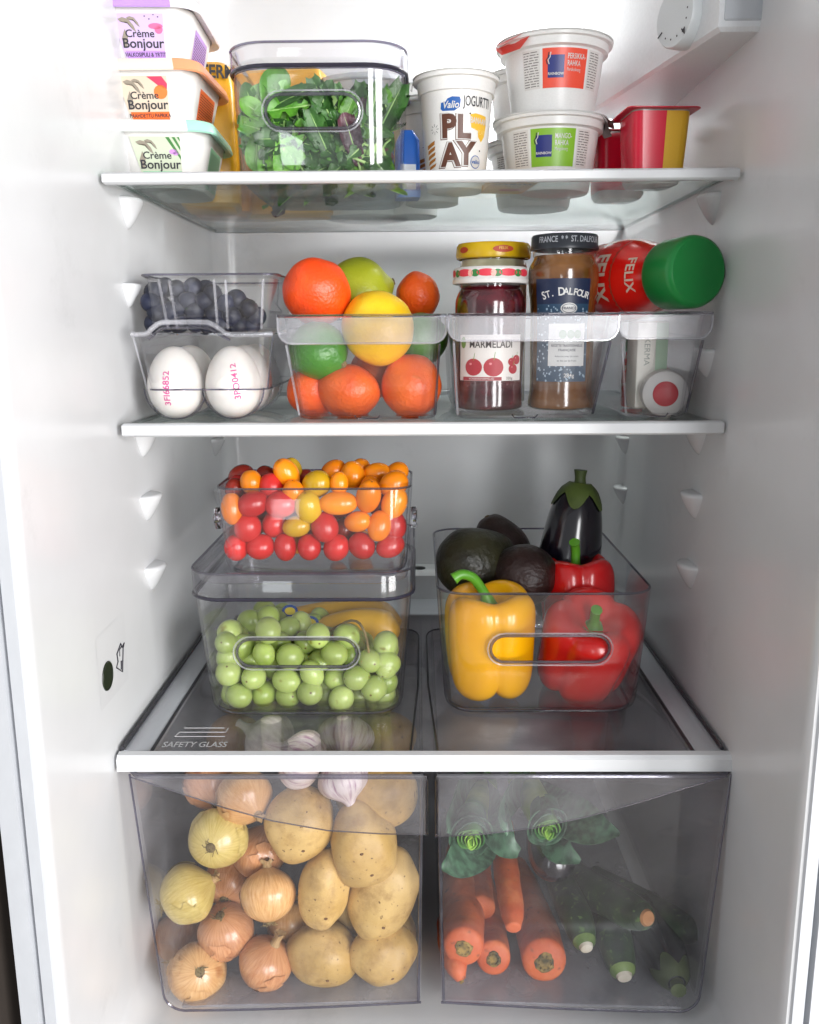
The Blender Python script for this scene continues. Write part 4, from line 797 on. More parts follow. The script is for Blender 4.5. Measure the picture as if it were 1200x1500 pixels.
put_text(m, "RECETTE TRADITIONNELLE", .26, F(.13), 1, at=(.7, H * .375), bold=.01, sx=.75); put_text(m, "FRANÇAISE", .26, F(.13), 1, at=(.7, H * .35), bold=.01); put_text(m, "Adoucie avec du raisin", .2, F(.13), 1, at=(.7, H * .315)); put_text(m, "et des jus de fruits", .2, F(.13), 1, at=(.7, H * .29)); put_text(m, "284g", .42, f3, 3, at=(.9, H * .205), bold=.01)
link("label", m, [plain("#2a4a66", .4), plain("#1a2748", .4), plain("#a8bfd2", .4), plain("#e9e8e6", .4), plain("#dfe0e0", .4), plain("#8fae8c", .4)], t, sharp=0)

# ketchup bottles and the tube in the narrow bin
CAPG = plain("#0b7a34", .3); KET = organic("ketchup_red", "#c4100c", "#e01a12", scale=20, rough=.18, bump=.05, rand=.04, coat=.6)
def ketchup(label, capc, axis, s=1.0, words=True):
    """capc: centre of the cap's end face; axis points from base to cap"""
    ax = Vector(axis).normalized(); L = 19.5 * s; base = Vector(capc) - ax * L
    rot = aim(ax); t = thing("ketchup_bottle", label, "bottle", tuple(base), rot, "ketchup bottles")
    m = M(); pr = crom([(2.4, 0), (3.0, .15), (3.25, .9), (3.3, 3), (3.3, 9), (3.3, 11), (3.05, 12.6), (2.7, 14), (2.45, 15.2), (2.3, 16.2)], 3)
    lathe(m, [(r * s, z * s) for r, z in pr], 48); link("bottle_body", m, KET, t)
    m = M(); lathe(m, [(r * s, z * s) for r, z in [(2.45, 16.0), (2.56, 16.1), (2.62, 16.4), (2.64, 18.9), (2.5, 19.35), (2.3, 19.5), (2.05, 19.42), (.05, 19.4)]], 56, 0, False); link("cap", m, CAPG, t)
    q = Matrix(rot.to_matrix()).inverted(); d = q @ Vector((-.86, -.5, .12)); th0 = math.atan2(d.y, d.x); dn = q @ Vector((0, 0, -1))
    sg = 1 if (-sin(th0) * dn.x + cos(th0) * dn.y) > 0 else -1
    prs = [(r * s, z * s) for r, z in pr]
    def fn(off):
        def g(u, v):
            r = prs[-1][0]
            for a, b in zip(prs, prs[1:]):
                if a[1] <= v <= b[1]: r = a[0] + (b[0] - a[0]) * (v - a[1]) / (b[1] - a[1] + 1e-6); break
            th = th0 + sg * u / r; return ((r + off) * cos(th), (r + off) * sin(th), v)
        return g
    m = M(); patch(m, fn(.03), -3.4, 4.2, 3.2 * s, 12.7 * s, 0, 14, 3)
    put_text(m, "FELIX", 1.9 * s, fn(.06), 1, at=(.2, 11.3 * s), bold=.03, sx=.85); put_text(m, "KETCHUP", 1.2 * s, fn(.06), 1, at=(.2, 6.5 * s), bold=.03, sx=.85)
    put_text(m, "FELIX", 1.25 * s, fn(.06), 1, at=(.15, 14.5 * s), bold=.02, sx=.9)
    link("label", m, [plain("#b8442e", .35), plain("#dcc4b2", .4)], t, sharp=0); return t
ketchup("red ketchup bottle lying on top of the bins with its green cap towards the front", (20.49,1.20,4.03), (.37, -.93, .03))
q = (18.38,11.00,-0.96)
ketchup("small ketchup bottle standing inside the narrow bin with its green cap half hidden", (q[0], 11, q[2]), (0, 0, 1), (q[2] - ZM - .3) / 19.5, False)
t = thing("cream_carton", "white and pale green carton standing inside the narrow bin", "carton", ((18.77,8.00,-6.65)[0] + .1, 8.6, ZM + .45), (0, 0, .12)); m = M()
box(m, -1.3, 1.3, -1.2, 1.2, 0, 7.0, b=.12); link("carton_body", m, plain("#ecebe2", .4), t)
m = M(); fn = lambda u, v: (u, -1.23, v); patch(m, fn, .25, 1.25, 1.8, 6.9, 0, 2, 2); put_text(m, "KERMA", .7, lambda u, v: (u, -1.25, v), 1, at=(-.5, 4.6), ang=-pi / 2); link("print", m, [plain("#bcdcc0", .4), plain("#9aa39a")], t, sharp=0)
q = (19.74,5.60,-5.19)
t = thing("squeeze_bottle", "white bottle lying in the narrow bin, red dot on its round end", "bottle", q, aim((.12, 1, .03))); m = M()
lathe(m, [(.1, -.02), (1.5, 0), (1.78, .15), (1.85, .5), (1.85, 8), (1.2, 9.5), (.5, 10)], 40); link("bottle_body", m, plain("#dedcda", .35), t)
m = M(); lathe(m, [(.05, -.12), (.85, -.12), (1.0, -.05), (1.0, .05)], 32, 0, True, False); link("end_disc", m, plain("#c22232", .35), t)

# ------------------------------------------------------------------ cherry tomatoes
TR = organic("red_tomato", "#b01a1a", "#c62c2a", scale=18, rough=.27, bump=.05, sss=.15, rand=.18)
TO = organic("orange_tomato", "#d8720c", "#ee8f14", scale=18, rough=.22, bump=.02, sss=.1, rand=.12)
TY = organic("yellow_tomato", "#b98f14", "#d2aa20", scale=18, rough=.22, bump=.02, sss=.1, rand=.10)
TD = organic("dark_tomato", "#6e1a10", "#94281a", scale=18, rough=.22, bump=.02, rand=.12)
SCAR = plain("#4a3416", .7)
tm = {}
for nm, mt in (("red", TR), ("orange", TO), ("yellow", TY), ("dark red", TD)):
    m = M(); ball(m, 1, 1, 1, 26, 18, lambda d: 1 - .06 * math.exp(-(math.acos(max(-1, min(1, d.z))) / .3) ** 2)); m.add([(.07 * cos(k), .07 * sin(k), .955) for k in [2 * pi * j / 8 for j in range(8)]], [tuple(range(8))], 1)
    tm[nm] = (m, [mt, SCAR], None)
def tomato(kind, c, w, h, ang, label, seed, flip=None):
    m, mt, src = tm[kind]
    if src is None: o = link("cherry_tomato", m, mt, None); tm[kind] = (m, mt, o)
    else: o = src.copy(); col.objects.link(o)
    c = (min(max(c[0], -16.0 + w), -1.0 - w), c[1], c[2])
    o.location = [x * K for x in c]; rnd = random.Random(seed)
    w *= rnd.uniform(.96, 1.05); o.scale = (w, w * rnd.uniform(.95, 1.04), h * rnd.uniform(1.06, 1.14))
    o.rotation_euler = (radians(rnd.uniform(-25, 25)) if flip is None else radians(flip), radians(ang), rnd.uniform(0, 6) if abs(ang) < 1 else 0)
    tag(o, label, "tomato", "cherry tomatoes in the clear box")
ROWS = [
 ("bottom row", 3.15, [("red", (-15.17,4.50,-17.45), 17, 17, 0), ("red", (-12.98,4.50,-17.40), 17, 19, 80), ("red", (-10.96,4.50,-17.40), 16, 18.5, 0), ("red", (-9.00,4.50,-17.41), 17, 17.5, 0), ("red", (-6.77,4.50,-17.48), 17.5, 18, 30), ("red", (-4.70,4.50,-17.31), 17.5, 18.5, -40), ("red", (-2.35,4.50,-17.37), 16, 19, 70)]),
 ("second row from below", 3.0, [("dark red", (-16.29,6.50,-16.76), 15, 15, 0), ("red", (-13.96,4.40,-15.77), 19, 20, 10), ("red", (-11.91,5.20,-15.67), 17, 17, 0), ("yellow", (-9.94,4.40,-15.67), 15, 18, 80), ("red", (-7.67,4.40,-15.73), 19, 20, -20), ("dark red", (-6.20,6.00,-16.33), 16, 17, 0), ("orange", (-4.98,4.30,-15.27), 15, 18, 75), ("orange", (-3.21,4.30,-15.61), 16, 20, 15), ("red", (-1.74,5.00,-15.77), 17, 19, 0)]),
 ("third row from below", 2.9, [("orange", (-15.29,4.20,-14.13), 15, 20, -5), ("red", (-13.41,4.30,-13.77), 18, 21, 75), ("red", (-11.14,4.30,-13.83), 18, 21, 80), ("yellow", (-8.93,4.20,-14.04), 18, 21.5, -8), ("orange", (-6.49,4.20,-13.72), 17, 24.5, 88), ("orange", (-4.06,4.20,-13.17), 16.5, 25, 14), ("dark red", (-3.17,6.20,-14.41), 15, 16, 0), ("orange", (-1.93,4.60,-13.81), 17, 22, 0)]),
 ("row along the rim", 3.2, [("dark red", (-16.11,6.00,-12.83), 13, 14, 0), ("red", (-15.92,7.00,-12.83), 15, 16, 0), ("orange", (-13.71,5.40,-12.16), 15, 15, 0), ("red", (-12.05,5.40,-12.57), 18, 18, 0), ("orange", (-10.15,4.50,-12.86), 15, 16, 0), ("yellow", (-8.31,5.00,-12.28), 18.5, 20, 60), ("orange", (-6.46,4.80,-12.20), 13.5, 15, 180), ("orange", (-4.01,6.50,-12.85), 15, 16, 0), ("orange", (-1.88,5.20,-12.34), 17.5, 19, 60)]),
 ("heap above the rim", 3.4, [("dark red", (-15.12,8.00,-12.13), 16, 18, 60), ("dark red", (-13.04,8.00,-12.26), 15, 16, 0), ("orange", (-10.84,5.80,-11.56), 17, 21, -25), ("yellow", (-10.73,8.20,-11.60), 14, 16, 0), ("dark red", (-9.70,8.50,-12.59), 14, 15, 0), ("dark red", (-7.92,8.20,-12.43), 13, 14, 0), ("orange", (-7.24,8.50,-11.78), 15, 18, 60), ("orange", (-5.55,7.60,-11.99), 17, 19, 0), ("orange", (-5.05,9.60,-11.96), 15, 17, 0), ("orange", (-3.57,8.20,-11.98), 16, 19, 80), ("orange", (-1.78,8.40,-12.02), 15, 17, 50)]),
]
sd = 0
for rn, _, L in ROWS:
    for k, (kd, p, w_, h_, an) in enumerate(L):
        sd += 1; s = (69 + p[1] + 3) / 1300
        tomato(kd, p, w_ * s, h_ * s, an, f"{kd} {'oval' if h_ > w_ * 1.12 else 'round'} cherry tomato, {ORD[k]} from the left in the {rn}", sd)
rnd = random.Random(5)
for k in range(15):
    sd += 1; x = rnd.uniform(-14.6, -2.2); kd = ["red", "orange", "dark red"][k % 3]; tomato(kd, (x, rnd.uniform(6.6, 10.4), zlid + 1.3 + rnd.uniform(0, 3.6)), rnd.uniform(.85, 1.0), rnd.uniform(.95, 1.15), rnd.uniform(0, 90), f"{kd} cherry tomato buried in the shade at the back of the tomato box", sd)

# ------------------------------------------------------------------ grapes and bananas in the tall box
GR = organic("green_grape", "#8a9f4a", "#b0c074", scale=16, rough=.3, bump=.03, bscale=80, sss=.45, sr=(.7, 1, .2), rand=.16, c3="#7c7a2a", s3=(.66, .74), scale3=90)
gb = thing("grape_bunch", "big bunch of green grapes filling the lower half of the tall lidded box", "grapes", (-9.5, 7, ZL + .3))
GP = [(P_, 0) for P_ in ((-12.58,4.20,-24.46), (-16.27,4.40,-25.66), (-8.42,4.00,-24.87), (-6.17,5.50,-25.47), (-12.97,4.00,-26.48), (-10.81,4.00,-26.72), (-7.05,3.60,-26.34), (-4.16,4.20,-27.17), (-2.39,4.40,-27.50), (-2.87,5.40,-26.11), (-15.83,7.00,-25.98), (-16.32,5.60,-27.51), (-16.39,3.90,-28.12), (-13.87,3.80,-28.45), (-11.12,3.70,-28.72), (-8.97,3.60,-28.08), (-7.03,4.60,-28.97), (-5.22,3.60,-28.44), (-15.11,3.40,-29.92), (-17.20,5.00,-30.30), (-13.22,4.60,-30.26), (-11.13,4.20,-30.27), (-9.16,3.40,-29.63), (-6.55,3.40,-30.24), (-3.81,3.60,-29.36), (-3.86,5.40,-30.74), (-9.84,6.40,-26.34), (-12.02,6.40,-26.46), (-14.79,8.00,-24.96), (-13.21,8.00,-24.53), (-11.46,8.00,-25.60), (-5.17,5.60,-30.95), (-8.06,5.20,-30.52), (-8.44,5.60,-27.83), (-14.69,6.20,-27.74), (-15.28,5.60,-26.47), (-12.55,5.60,-28.32), (-10.23,5.80,-28.03), (-5.79,6.20,-27.45), (-3.95,6.40,-29.09), (-15.83,5.60,-29.68), (-12.49,6.20,-30.57), (-5.68,8.00,-27.18), (-14.48,8.60,-26.56), (-10.57,9.00,-25.63), (-8.14,8.60,-27.08), (-3.57,7.00,-30.28), (-17.04,7.00,-30.26), (-1.71,4.40,-27.68), (-2.02,4.80,-29.37), (-17.42,4.60,-27.12), (-17.94,5.00,-28.81), (-2.27,5.00,-30.57), (-10.20,5.20,-29.83), (-8.00,5.40,-29.80), (-14.76,5.20,-29.70), (-16.29,6.00,-25.20), (-1.44,6.00,-26.76), (-18.46,5.40,-30.22))]
rnd = random.Random(11)
for k in range(70): GP.append(((rnd.uniform(-15.4, -4.2), rnd.uniform(6.5, 16), ZL + rnd.uniform(1.4, 4.6)), 1))
gm = M(); ball(gm, 1, 1, 1.1, 24, 16); gm.add([(.09 * cos(k), .09 * sin(k), 1.1) for k in [2 * pi * j / 8 for j in range(8)]], [tuple(range(8))], 1)
g0 = None
for p, _ in GP:
    if g0 is None: o = g0 = link("grape", gm, [GR, plain("#6a5a2a")], gb)
    else: o = g0.copy(); col.objects.link(o)
    tz = (p[2] - ZL) / 10; p = (min(max(p[0], -15.8 - .7 * tz), -3.1 + .9 * tz), p[1], p[2])
    o.location = [(p[0] + 9.5) * K, (p[1] - 7) * K, (p[2] - ZL - .3) * K]; r = rnd.uniform(.94, 1.12); o.scale = (r, r * rnd.uniform(.93, 1.0), r * rnd.uniform(.95, 1.12))
    o.rotation_euler = (rnd.uniform(0, 6), rnd.uniform(0, 6), rnd.uniform(0, 6))
m = M(); tube(m, crom([(5.4, -3, 3), (5.0, -3.4, 6.2), (3.8, -2, 6.8), (1, 0, 5), (-3, 1, 5), (-5, 2, 5)], 4), .11, 8); link("stem", m, DRY, gb)
BAN = organic("banana_peel", "#d49a18", "#e6b42c", scale=6, rough=.42, bump=.08, c3="#6b4a18", s3=(.7, .78), scale3=50)
def banana(label, pts, r):
    m = M(); P2 = crom(pts, 5); n = len(P2); R = [r * min(1, .25 + 4.5 * min(i / n, (n - 1 - i) / n + .02)) for i in range(n)]; tube(m, P2, R, 10)
    b = link("banana", m, BAN, None, None, None, 50); tag(b, label, "banana", "bananas in the tall lidded box")
    m = M(); tube(m, [Vector(pts[0]) * 1.0, Vector(pts[0]) + (Vector(pts[0]) - Vector(pts[1])).normalized() * 1.4], [r * .3, r * .22], 8); link("stalk", m, DRY, b); return b
b1 = banana("banana lying across the back of the tall box, nearest the front", [(-9.71,12.40,-28.79), (-8.49,12.00,-27.52), (-6.24,11.60,-26.72), (-4.01,11.00,-26.46), (-2.00,10.00,-26.83)], 1.6)
b2 = banana("banana behind the nearer one in the tall box", [(-14.06,15.00,-28.36), (-12.07,15.00,-27.68), (-8.82,15.40,-27.13), (-4.86,15.00,-26.67), (-1.91,14.00,-27.36)], 1.6)
for pb, c, b in (((-9.77,9.90,-25.74), 1, b1), ((-12.08,13.20,-25.72), 1, b2)):
    m = M(); blob(m, lambda u, v: (pb[0] + u, pb[1], pb[2] + v), oval(0, 0, .75, .62)); m2 = m; blob(m, lambda u, v: (pb[0] + u, pb[1] - .02, pb[2] + v), oval(0, 0, .5, .38), 1); link("sticker", m, [plain("#1c4fa0"), plain("#e9d23a")], b, sharp=0)

# ------------------------------------------------------------------ peppers, aubergine and avocados
PY = organic("yellow_pepper", "#e8a000", "#f6b608", scale=9, rough=.26, bump=.14, bscale=45, coat=.35, c3="#b8930e", s3=(.66, .8), scale3=25, rand=0)
PR = organic("red_pepper", "#b80f12", "#d81c16", scale=9, rough=.26, bump=.14, bscale=45, coat=.35, rand=.05)
def pepper(label, loc, R, H, mat, rot, stem, lobes=4, ph=0.0, seed=1, centre=False):
    pr = crom([(.02, .12), (.16, .09), (.34, .02), (.55, .0), (.80, .05), (.92, .16), (.97, .38), (1.0, .62), (1.0, .78), (.95, .90), (.82, .98), (.62, 1.0), (.42, .95), (.25, .88), (.1, .85), (.01, .84)], 3)
    n = 72; m = M(); rings = []; nz = noisy(seed, .05, 1.3)
    for r, z in pr:
        row = []
        for i in range(n):
            a = 2 * pi * i / n; c = abs(cos(lobes * a / 2 + ph)); gr = 1 - .12 * (1 - c) ** 2.2 * min(1, r * 1.6); k = nz(Vector((cos(a), sin(a), z * 1.5)))
            lo = (.11 * (c ** .7) if z < .4 else .0) * (1 - min(1, z / .4)) * min(1, r * 1.8); hi = (.05 * c if z > .75 else 0) * min(1, r * 1.5)
            row.append((R * r * gr * k * cos(a), R * r * gr * k * sin(a), H * (z - lo + .1 + hi)))
        rings.append(row)
    loft(m, rings); R3 = Euler(rot).to_matrix()
    if centre: loc = Vector(loc) - R3 @ Vector((0, 0, H * .5))
    o = link("bell_pepper", m, mat, None, loc, rot, 60); tag(o, label, "pepper", "bell peppers in the clear box")
    m = M(); base = H * .93; tube(m, crom([(0, 0, base - .1)] + stem, 4), [.95] + [.62] * 2 + [.45] * 60, 12) if False else None
    P2 = crom([(0, 0, base)] + stem, 5); L = len(P2); rad = [.42 + .55 * max(0, 1 - i / (L * .22)) + .12 * max(0, (i / L - .85) / .15) for i in range(L)]
    tube(m, P2, rad, 12); st = link("stem", m, STEMG, o)
    m = M(); loft(m, [[(s * (1 + .18 * cos(5 * a)) * cos(a), s * (1 + .18 * cos(5 * a)) * sin(a), base + z) for a in [2 * pi * k / 25 for k in range(25)]] for s, z in ((1.5, .02), (1.25, .2), (.7, .32))], 0, False, True); link("calyx", m, STEMG, o); return o
q = (5.90,5.20,-30.92)
pepper("yellow bell pepper with a long curved green stem, front left in the open box", (q[0] + .2, 6.0, ZL + .5), 3.89, 7.94, PY, (radians(4), radians(-2), .12), [(-.3, 0, 8.6), (-.9, -.1, 9.7), (-1.5, -.3, 10.5), (-2.4, -.5, 10.9), (-3.1, -.6, 10.6)], 4, pi / 2, 3)
q = (14.34,7.00,-27.60)
pepper("large red bell pepper tipped towards the front right wall of the open box", q, 4.12, 7.30, PR, (radians(26), radians(-7), .5), [(-.1, .1, 7.9), (-.2, .1, 8.5), (-.3, 0, 9.0)], 4, .9, 6, True)
q = (14.64,11.40,-25.53)
pepper("red bell pepper standing behind the tipped red one, only its top showing", (q[0], 11.8, (14.43,11.00,-21.43)[2] - 8.0), 3.40, 8.0, PR, (radians(-3), 0, .9), [(-.2, 0, 8.6), (-.35, -.1, 9.8), (-.9, -.3, 10.7)], 4, .2, 8)
AUB = organic("aubergine_skin", "#070510", "#100a18", scale=8, rough=.18, bump=.02, rand=0, coat=.6)
CAL = organic("aubergine_calyx", "#2e3a16", "#4a5a22", scale=30, rough=.6, bump=.2, rand=0)
def aubergine(label, base, axis, L, R, seed=1, prof=None):
    t = thing("aubergine", label, "aubergine", base, aim(axis, seed), "aubergines")
    m = M(); pr = crom([(.02, 0), (.5, .015), (.82, .09), (.97, .22), (1.0, .36), (.96, .52), (.88, .68), (.76, .82), (.56, .93), (.3, .985)], 4)
    lathe(m, [(R * r, L * z) for r, z in pr], 40); link("aubergine_body", m, AUB, t)
    m = M(); rings = []
    for s, k in ((0, 1), (.3, .9), (.62, .75), (1, 0)):
        row = []
        for i in range(40):
            a = 2 * pi * i / 40; lob = .4 + .6 * abs(cos(2.5 * a)) ** 1.6; z = .985 - .17 * s * lob
            r = 0.17
            for p0, p1 in zip(pr, pr[1:]):
                if p0[1] <= z <= p1[1]: r = p0[0] + (p1[0] - p0[0]) * (z - p0[1]) / (p1[1] - p0[1] + 1e-6); break
            row.append((R * (r + .045) * cos(a), R * (r + .045) * sin(a), L * z))
        rings.append(row)
    loft(m, rings, 0, False, False); link("calyx", m, CAL, t)
    m = M(); tube(m, crom([(0, 0, L * .97), (.05, .03, L * 1.0), (.12, .06, L * 1.04), (.15, .08, L * 1.07)], 3), [.62, .58, .55, .52, .52, .52, .55, .58, .62, .62], 10); link("stem", m, CAL, t); return t
q = (13.62,14.50,-24.53); tp = (15.04,15.50,-13.75)
ax = Vector(tp) - Vector(q); aubergine("glossy black aubergine standing upright at the back of the open box", tuple(Vector(q) - ax * .28), tuple(ax), ax.length * 1.27, 3.00)
AVO = organic("avocado_skin", "#14120c", "#2b2a18", scale=30, rough=.42, bump=.7, bscale=190, rand=.2)
AVO2 = organic("ripe_avocado_skin", "#150c0a", "#2c1714", scale=30, rough=.45, bump=.7, bscale=190, rand=.1)
def avocado(label, c, axis, r, mat, seed):
    m = M(); pr = crom([(.02, -1.1), (.5, -1.0), (.85, -.65), (1.0, -.15), (.95, .3), (.75, .75), (.52, 1.1), (.3, 1.32), (.02, 1.38)], 4)
    lathe(m, [(r * a, r * z) for a, z in pr], 36); n = noisy(seed, .05, 1.5); m.v = [tuple(Vector(p) * n(Vector(p).normalized())) for p in m.v]
    o = link("avocado", m, mat, None, c, aim(axis), 0); tag(o, label, "avocado", "avocados in the clear box")
    m = M(); ball(m, .3, .3, .16, 10, 6, None, 0, (0, 0, 1.34 * r)); link("stem_button", m, DRY, o)
avocado("dark green avocado at the left of the open box behind the yellow pepper", (4.82,12.00,-20.65), (.8, .5, .2), 3.1, AVO, 1)
avocado("brownish avocado in the middle of the open box, beside the aubergine", (9.18,10.50,-21.52), (-.8, .45, -.1), 2.75, AVO2, 2)
avocado("purplish avocado behind the other two, with its stem end up", (7.91,16.00,-20.78), (-.35, .1, .8), 2.7, AVO2, 3)

# ------------------------------------------------------------------ left crisper: onions, potatoes, garlic
ON = {"y": organic("yellow_onion_skin", "#b09a4c", "#cdb974", rough=.3, bump=.12, bscale=90, streak=16, rand=.08, coat=.25, c3="#8a6422", s3=(.66, .76), scale3=30, c4="#a58a4a", s4=(.5, .8), scale4=22, lohi=(.3, .7)),
      "o": organic("orange_onion_skin", "#bf8a4c", "#dcb27c", rough=.3, bump=.12, bscale=90, streak=16, rand=.10, coat=.25, c3="#8f4a1a", s3=(.66, .76), scale3=30, c4="#b27a44", s4=(.5, .8), scale4=22, lohi=(.3, .7)),
      "r": organic("copper_onion_skin", "#b27244", "#d09a6a", rough=.3, bump=.12, bscale=90, streak=16, rand=.10, coat=.25, c3="#7c3414", s3=(.66, .76), scale3=30, c4="#8f5026", s4=(.5, .8), scale4=22, lohi=(.3, .7))}
HUSK = organic("onion_husk", "#8a6a42", "#b79a6c", streak=14, rough=.7, bump=.3)
def onion(label, c, r, mat, axis, neck=1.0, spin=0, seed=1, flat=.93):
    pr = crom([(.02, -.92), (.16, -.9), (.38, -.84), (.65, -.68), (.86, -.42), (.98, -.1), (1.0, .15), (.93, .42), (.76, .66), (.55, .82), (.36, .93), (.2, 1.02)], 3)
    n = noisy(seed, .05, 1.2); m = M(); rings = []
    for a, z in pr: rings.append([tuple(Vector((a * cos(t), a * sin(t), z * flat)) * n(Vector((cos(t) * a, sin(t) * a, z))) * r * (1 + .003 * sin(11 * t))) for t in [2 * pi * k / 44 for k in range(44)]])
    loft(m, rings); o = link("onion", m, ON[mat], None, c, aim(axis, spin), 0); tag(o, label, "onion", "onions in the left crisper drawer")
    m = M(); rnd = random.Random(seed)
    for k in range(14):
        a = rnd.uniform(0, 6.28); s = rnd.uniform(.02, .18) * r; tube(m, [(s * cos(a), s * sin(a), -.82 * r), (s * 1.3 * cos(a), s * 1.3 * sin(a), -.93 * r), (s * 1.9 * cos(a + .3), s * 1.9 * sin(a + .3), -.93 * r - rnd.uniform(.0, .12))], .035, 4)
    ball(m, .17 * r, .17 * r, .07 * r, 10, 6, None, 0, (0, 0, -.85 * r)); link("root_tuft", m, DRY, o)
    nv2 = len(pr)
    for q_ in range(2):
        m = M(); a0 = rnd.uniform(0, 6.28); wd = rnd.uniform(.5, 1.0); j0 = rnd.randint(8, 14); j1 = j0 + rnd.randint(9, 15); v = []; nn = 8
        for j in range(j0, min(j1, nv2)):
            a, z = pr[j]; tt = (j - j0) / (j1 - j0)
            for i in range(nn + 1):
                s_ = i / nn; t = a0 + wd * (s_ - .5) * (1 - .5 * tt) + .12 * sin(j * 1.3 + seed); lift = 1.018 + .05 * max(0, abs(s_ - .5) * 2 - .6) + .03 * tt * tt
                v.append(Vector((a * cos(t), a * sin(t), z * flat)) * n(Vector((cos(t) * a, sin(t) * a, z))) * r * lift)
        rows = min(j1, nv2) - j0
        m.add(v, [(j * (nn + 1) + i, j * (nn + 1) + i + 1, (j + 1) * (nn + 1) + i + 1, (j + 1) * (nn + 1) + i) for j in range(rows - 1) for i in range(nn)]); link("loose_skin", m, ON[mat], o, None, None, 0)
    m = M(); h = neck; P2 = [(.235, .93), (.17, 1.02 + .05 * h), (.14, 1.05 + .2 * h), (.17, 1.05 + .33 * h), (.2, 1.05 + .42 * h)]
    loft(m, [[(r * a * (1 + .25 * sin(3 * t + seed) * (j / 4)) * cos(t) + .1 * j * .25 * sin(seed), r * a * (1 + .3 * cos(2 * t + seed) * (j / 4)) * sin(t), r * flat * z * (1 + .05 * (j / 4) * sin(4 * t))) for t in [2 * pi * k / 18 for k in range(18)]] for j, (a, z) in enumerate(P2)], 0, False, True); link("neck", m, HUSK, o)
    return o
onion("pale yellow onion with its brown root end facing the front, upper left", (-15.93,-3.20,-39.06), 2.3, "y", (.02, .97, -.22), .6, 0, 1)
onion("greenish yellow onion against the drawer's left side, below the upper yellow onion", (-18.58,-3.30,-43.85), 2.35, "y", (.9, .3, .35), .5, 1, 2)
onion("glossy golden onion in the middle of the drawer front, left of the potatoes", (-12.08,-3.30,-44.02), 2.22, "o", (-.1, .55, .85), .6, 2, 3)
onion("pale orange onion in the bottom left corner of the left drawer", (-18.04,-3.30,-50.91), 2.35, "o", (-.3, .75, -.6), .5, 3, 4)
onion("orange onion with a dull root patch on top, between the yellow and golden onions", (-16.01,-1.80,-48.15), 2.3, "r", (.1, .35, -.93), .4, 4, 5)
onion("copper onion with a dry twisted neck pointing up right, bottom of the drawer", (-12.60,-3.20,-50.16), 2.2, "r", (.45, -.05, .9), 1.2, 5, 6)
onion("orange onion behind the pull lip, just under the shelf trim", (-13.98,-1.80,-36.16), 2.25, "o", (.6, -.7, -.3), .5, 6, 7)
onion("orange onion at the top left behind the pull lip", (-17.19,1.00,-36.63), 2.3, "r", (-.3, .7, .5), .5, 7, 8)
onion("reddish onion in shade between the golden onion and the potatoes", (-13.45,0.20,-42.48), 2.3, "r", (.3, .4, .85), .6, 8, 9)
onion("dark onion in the gap behind the golden onion", (-16.13,1.40,-45.96), 2.2, "r", (.1, .9, .2), .5, 9, 10)
onion("small pinkish onion piece of skin showing behind the golden onion's right side", (-10.85,0.30,-49.33), 2.1, "o", (0, .8, .4), .5, 10, 11)
onion("orange onion seen through the glass at the left rear of the drawer", (-16.62,8.00,-36.23), 2.6, "o", (0, .6, .6), .5, 11, 12)
onion("orange onion behind the lower left onions at the drawer side", (-20.87,1.40,-51.49), 2.2, "r", (.2, .7, .5), .5, 12, 13)
POT = organic("potato_skin", "#b59250", "#d3b272", scale=22, rough=.5, bump=.3, bscale=110, c3="#6a4c28", s3=(.66, .72), scale3=300, rand=.1, detail=6, c4="#8f6a36", s4=(.48, .74), scale4=45)
def potato(label, c, r, rot, seed):
    c = (min(c[0], -.2 - r[0] * 1.02), c[1], c[2])
    rnd = random.Random(seed); eyes = [Vector((rnd.gauss(0, 1), rnd.gauss(0, 1), rnd.gauss(0, 1))).normalized() for _ in range(9)] + [Vector((.25, -.92, -.35)).normalized()]
    n = noisy(seed, .14, 1.1)
    def fn(d):
        s = n(d)
        for e in eyes: s -= .04 * math.exp(-((d - e).length / .12) ** 2) - .012 * math.exp(-((d - e).length / .3) ** 2)
        return s
    m = M(); ball(m, r[0], r[1], r[2], 48, 30, fn); o = link("potato", m, POT, None, c, rot, 0); tag(o, label, "potato", "potatoes in the left crisper drawer")
    m = M()
    for e in eyes[-3:]:
        s = fn(e); p = Vector((r[0] * e.x, r[1] * e.y, r[2] * e.z)) * s; ball(m, .16, .16, .1, 8, 5, None, 0, tuple(p))
    link("eyes", m, plain("#6b4a24", .8), o, None, None, 0, 'stuff'); return o
potato("medium potato half under the pull lip, left of the large upper potato", (-9.44,-2.60,-38.12), (2.65, 2.5, 3.0), (0, radians(8), 0), 1)
potato("large potato with dark specks and an eye, top right of the left drawer", (-4.49,-3.00,-39.71), (2.65, 2.6, 3.55), (0, radians(-8), 0), 2)
potato("tall oval potato in the middle, right of the golden onion", (-7.66,-3.40,-43.40), (2.05, 2.0, 3.3), (0, radians(8), 0), 3)
potato("big slanting potato against the drawer's right side", (-2.52,-2.20,-44.35), (2.7, 2.6, 4.0), (0, radians(24), 0), 4)
potato("rounded potato low in the middle of the drawer", (-7.90,-2.60,-49.67), (2.95, 2.5, 2.5), (0, radians(10), 0), 5)
potato("potato in the bottom right corner of the left drawer", (-2.44,-3.00,-49.35), (2.75, 2.4, 2.35), (0, radians(-12), 0), 6)
potato("potato behind the pull lip at the top right, pinkish in the shade", (-1.68,-0.40,-36.59), (3.2, 2.8, 3.0), (0, radians(20), 0), 7)
potato("potato seen through the glass at the right rear of the left drawer", (-2.40,6.00,-35.27), (3.0, 2.8, 2.6), (0, 0, .5), 8)
potato("potato behind the middle ones, showing in the gap", (-6.81,1.60,-49.56), (2.6, 2.4, 2.8), (0, .3, 0), 9)
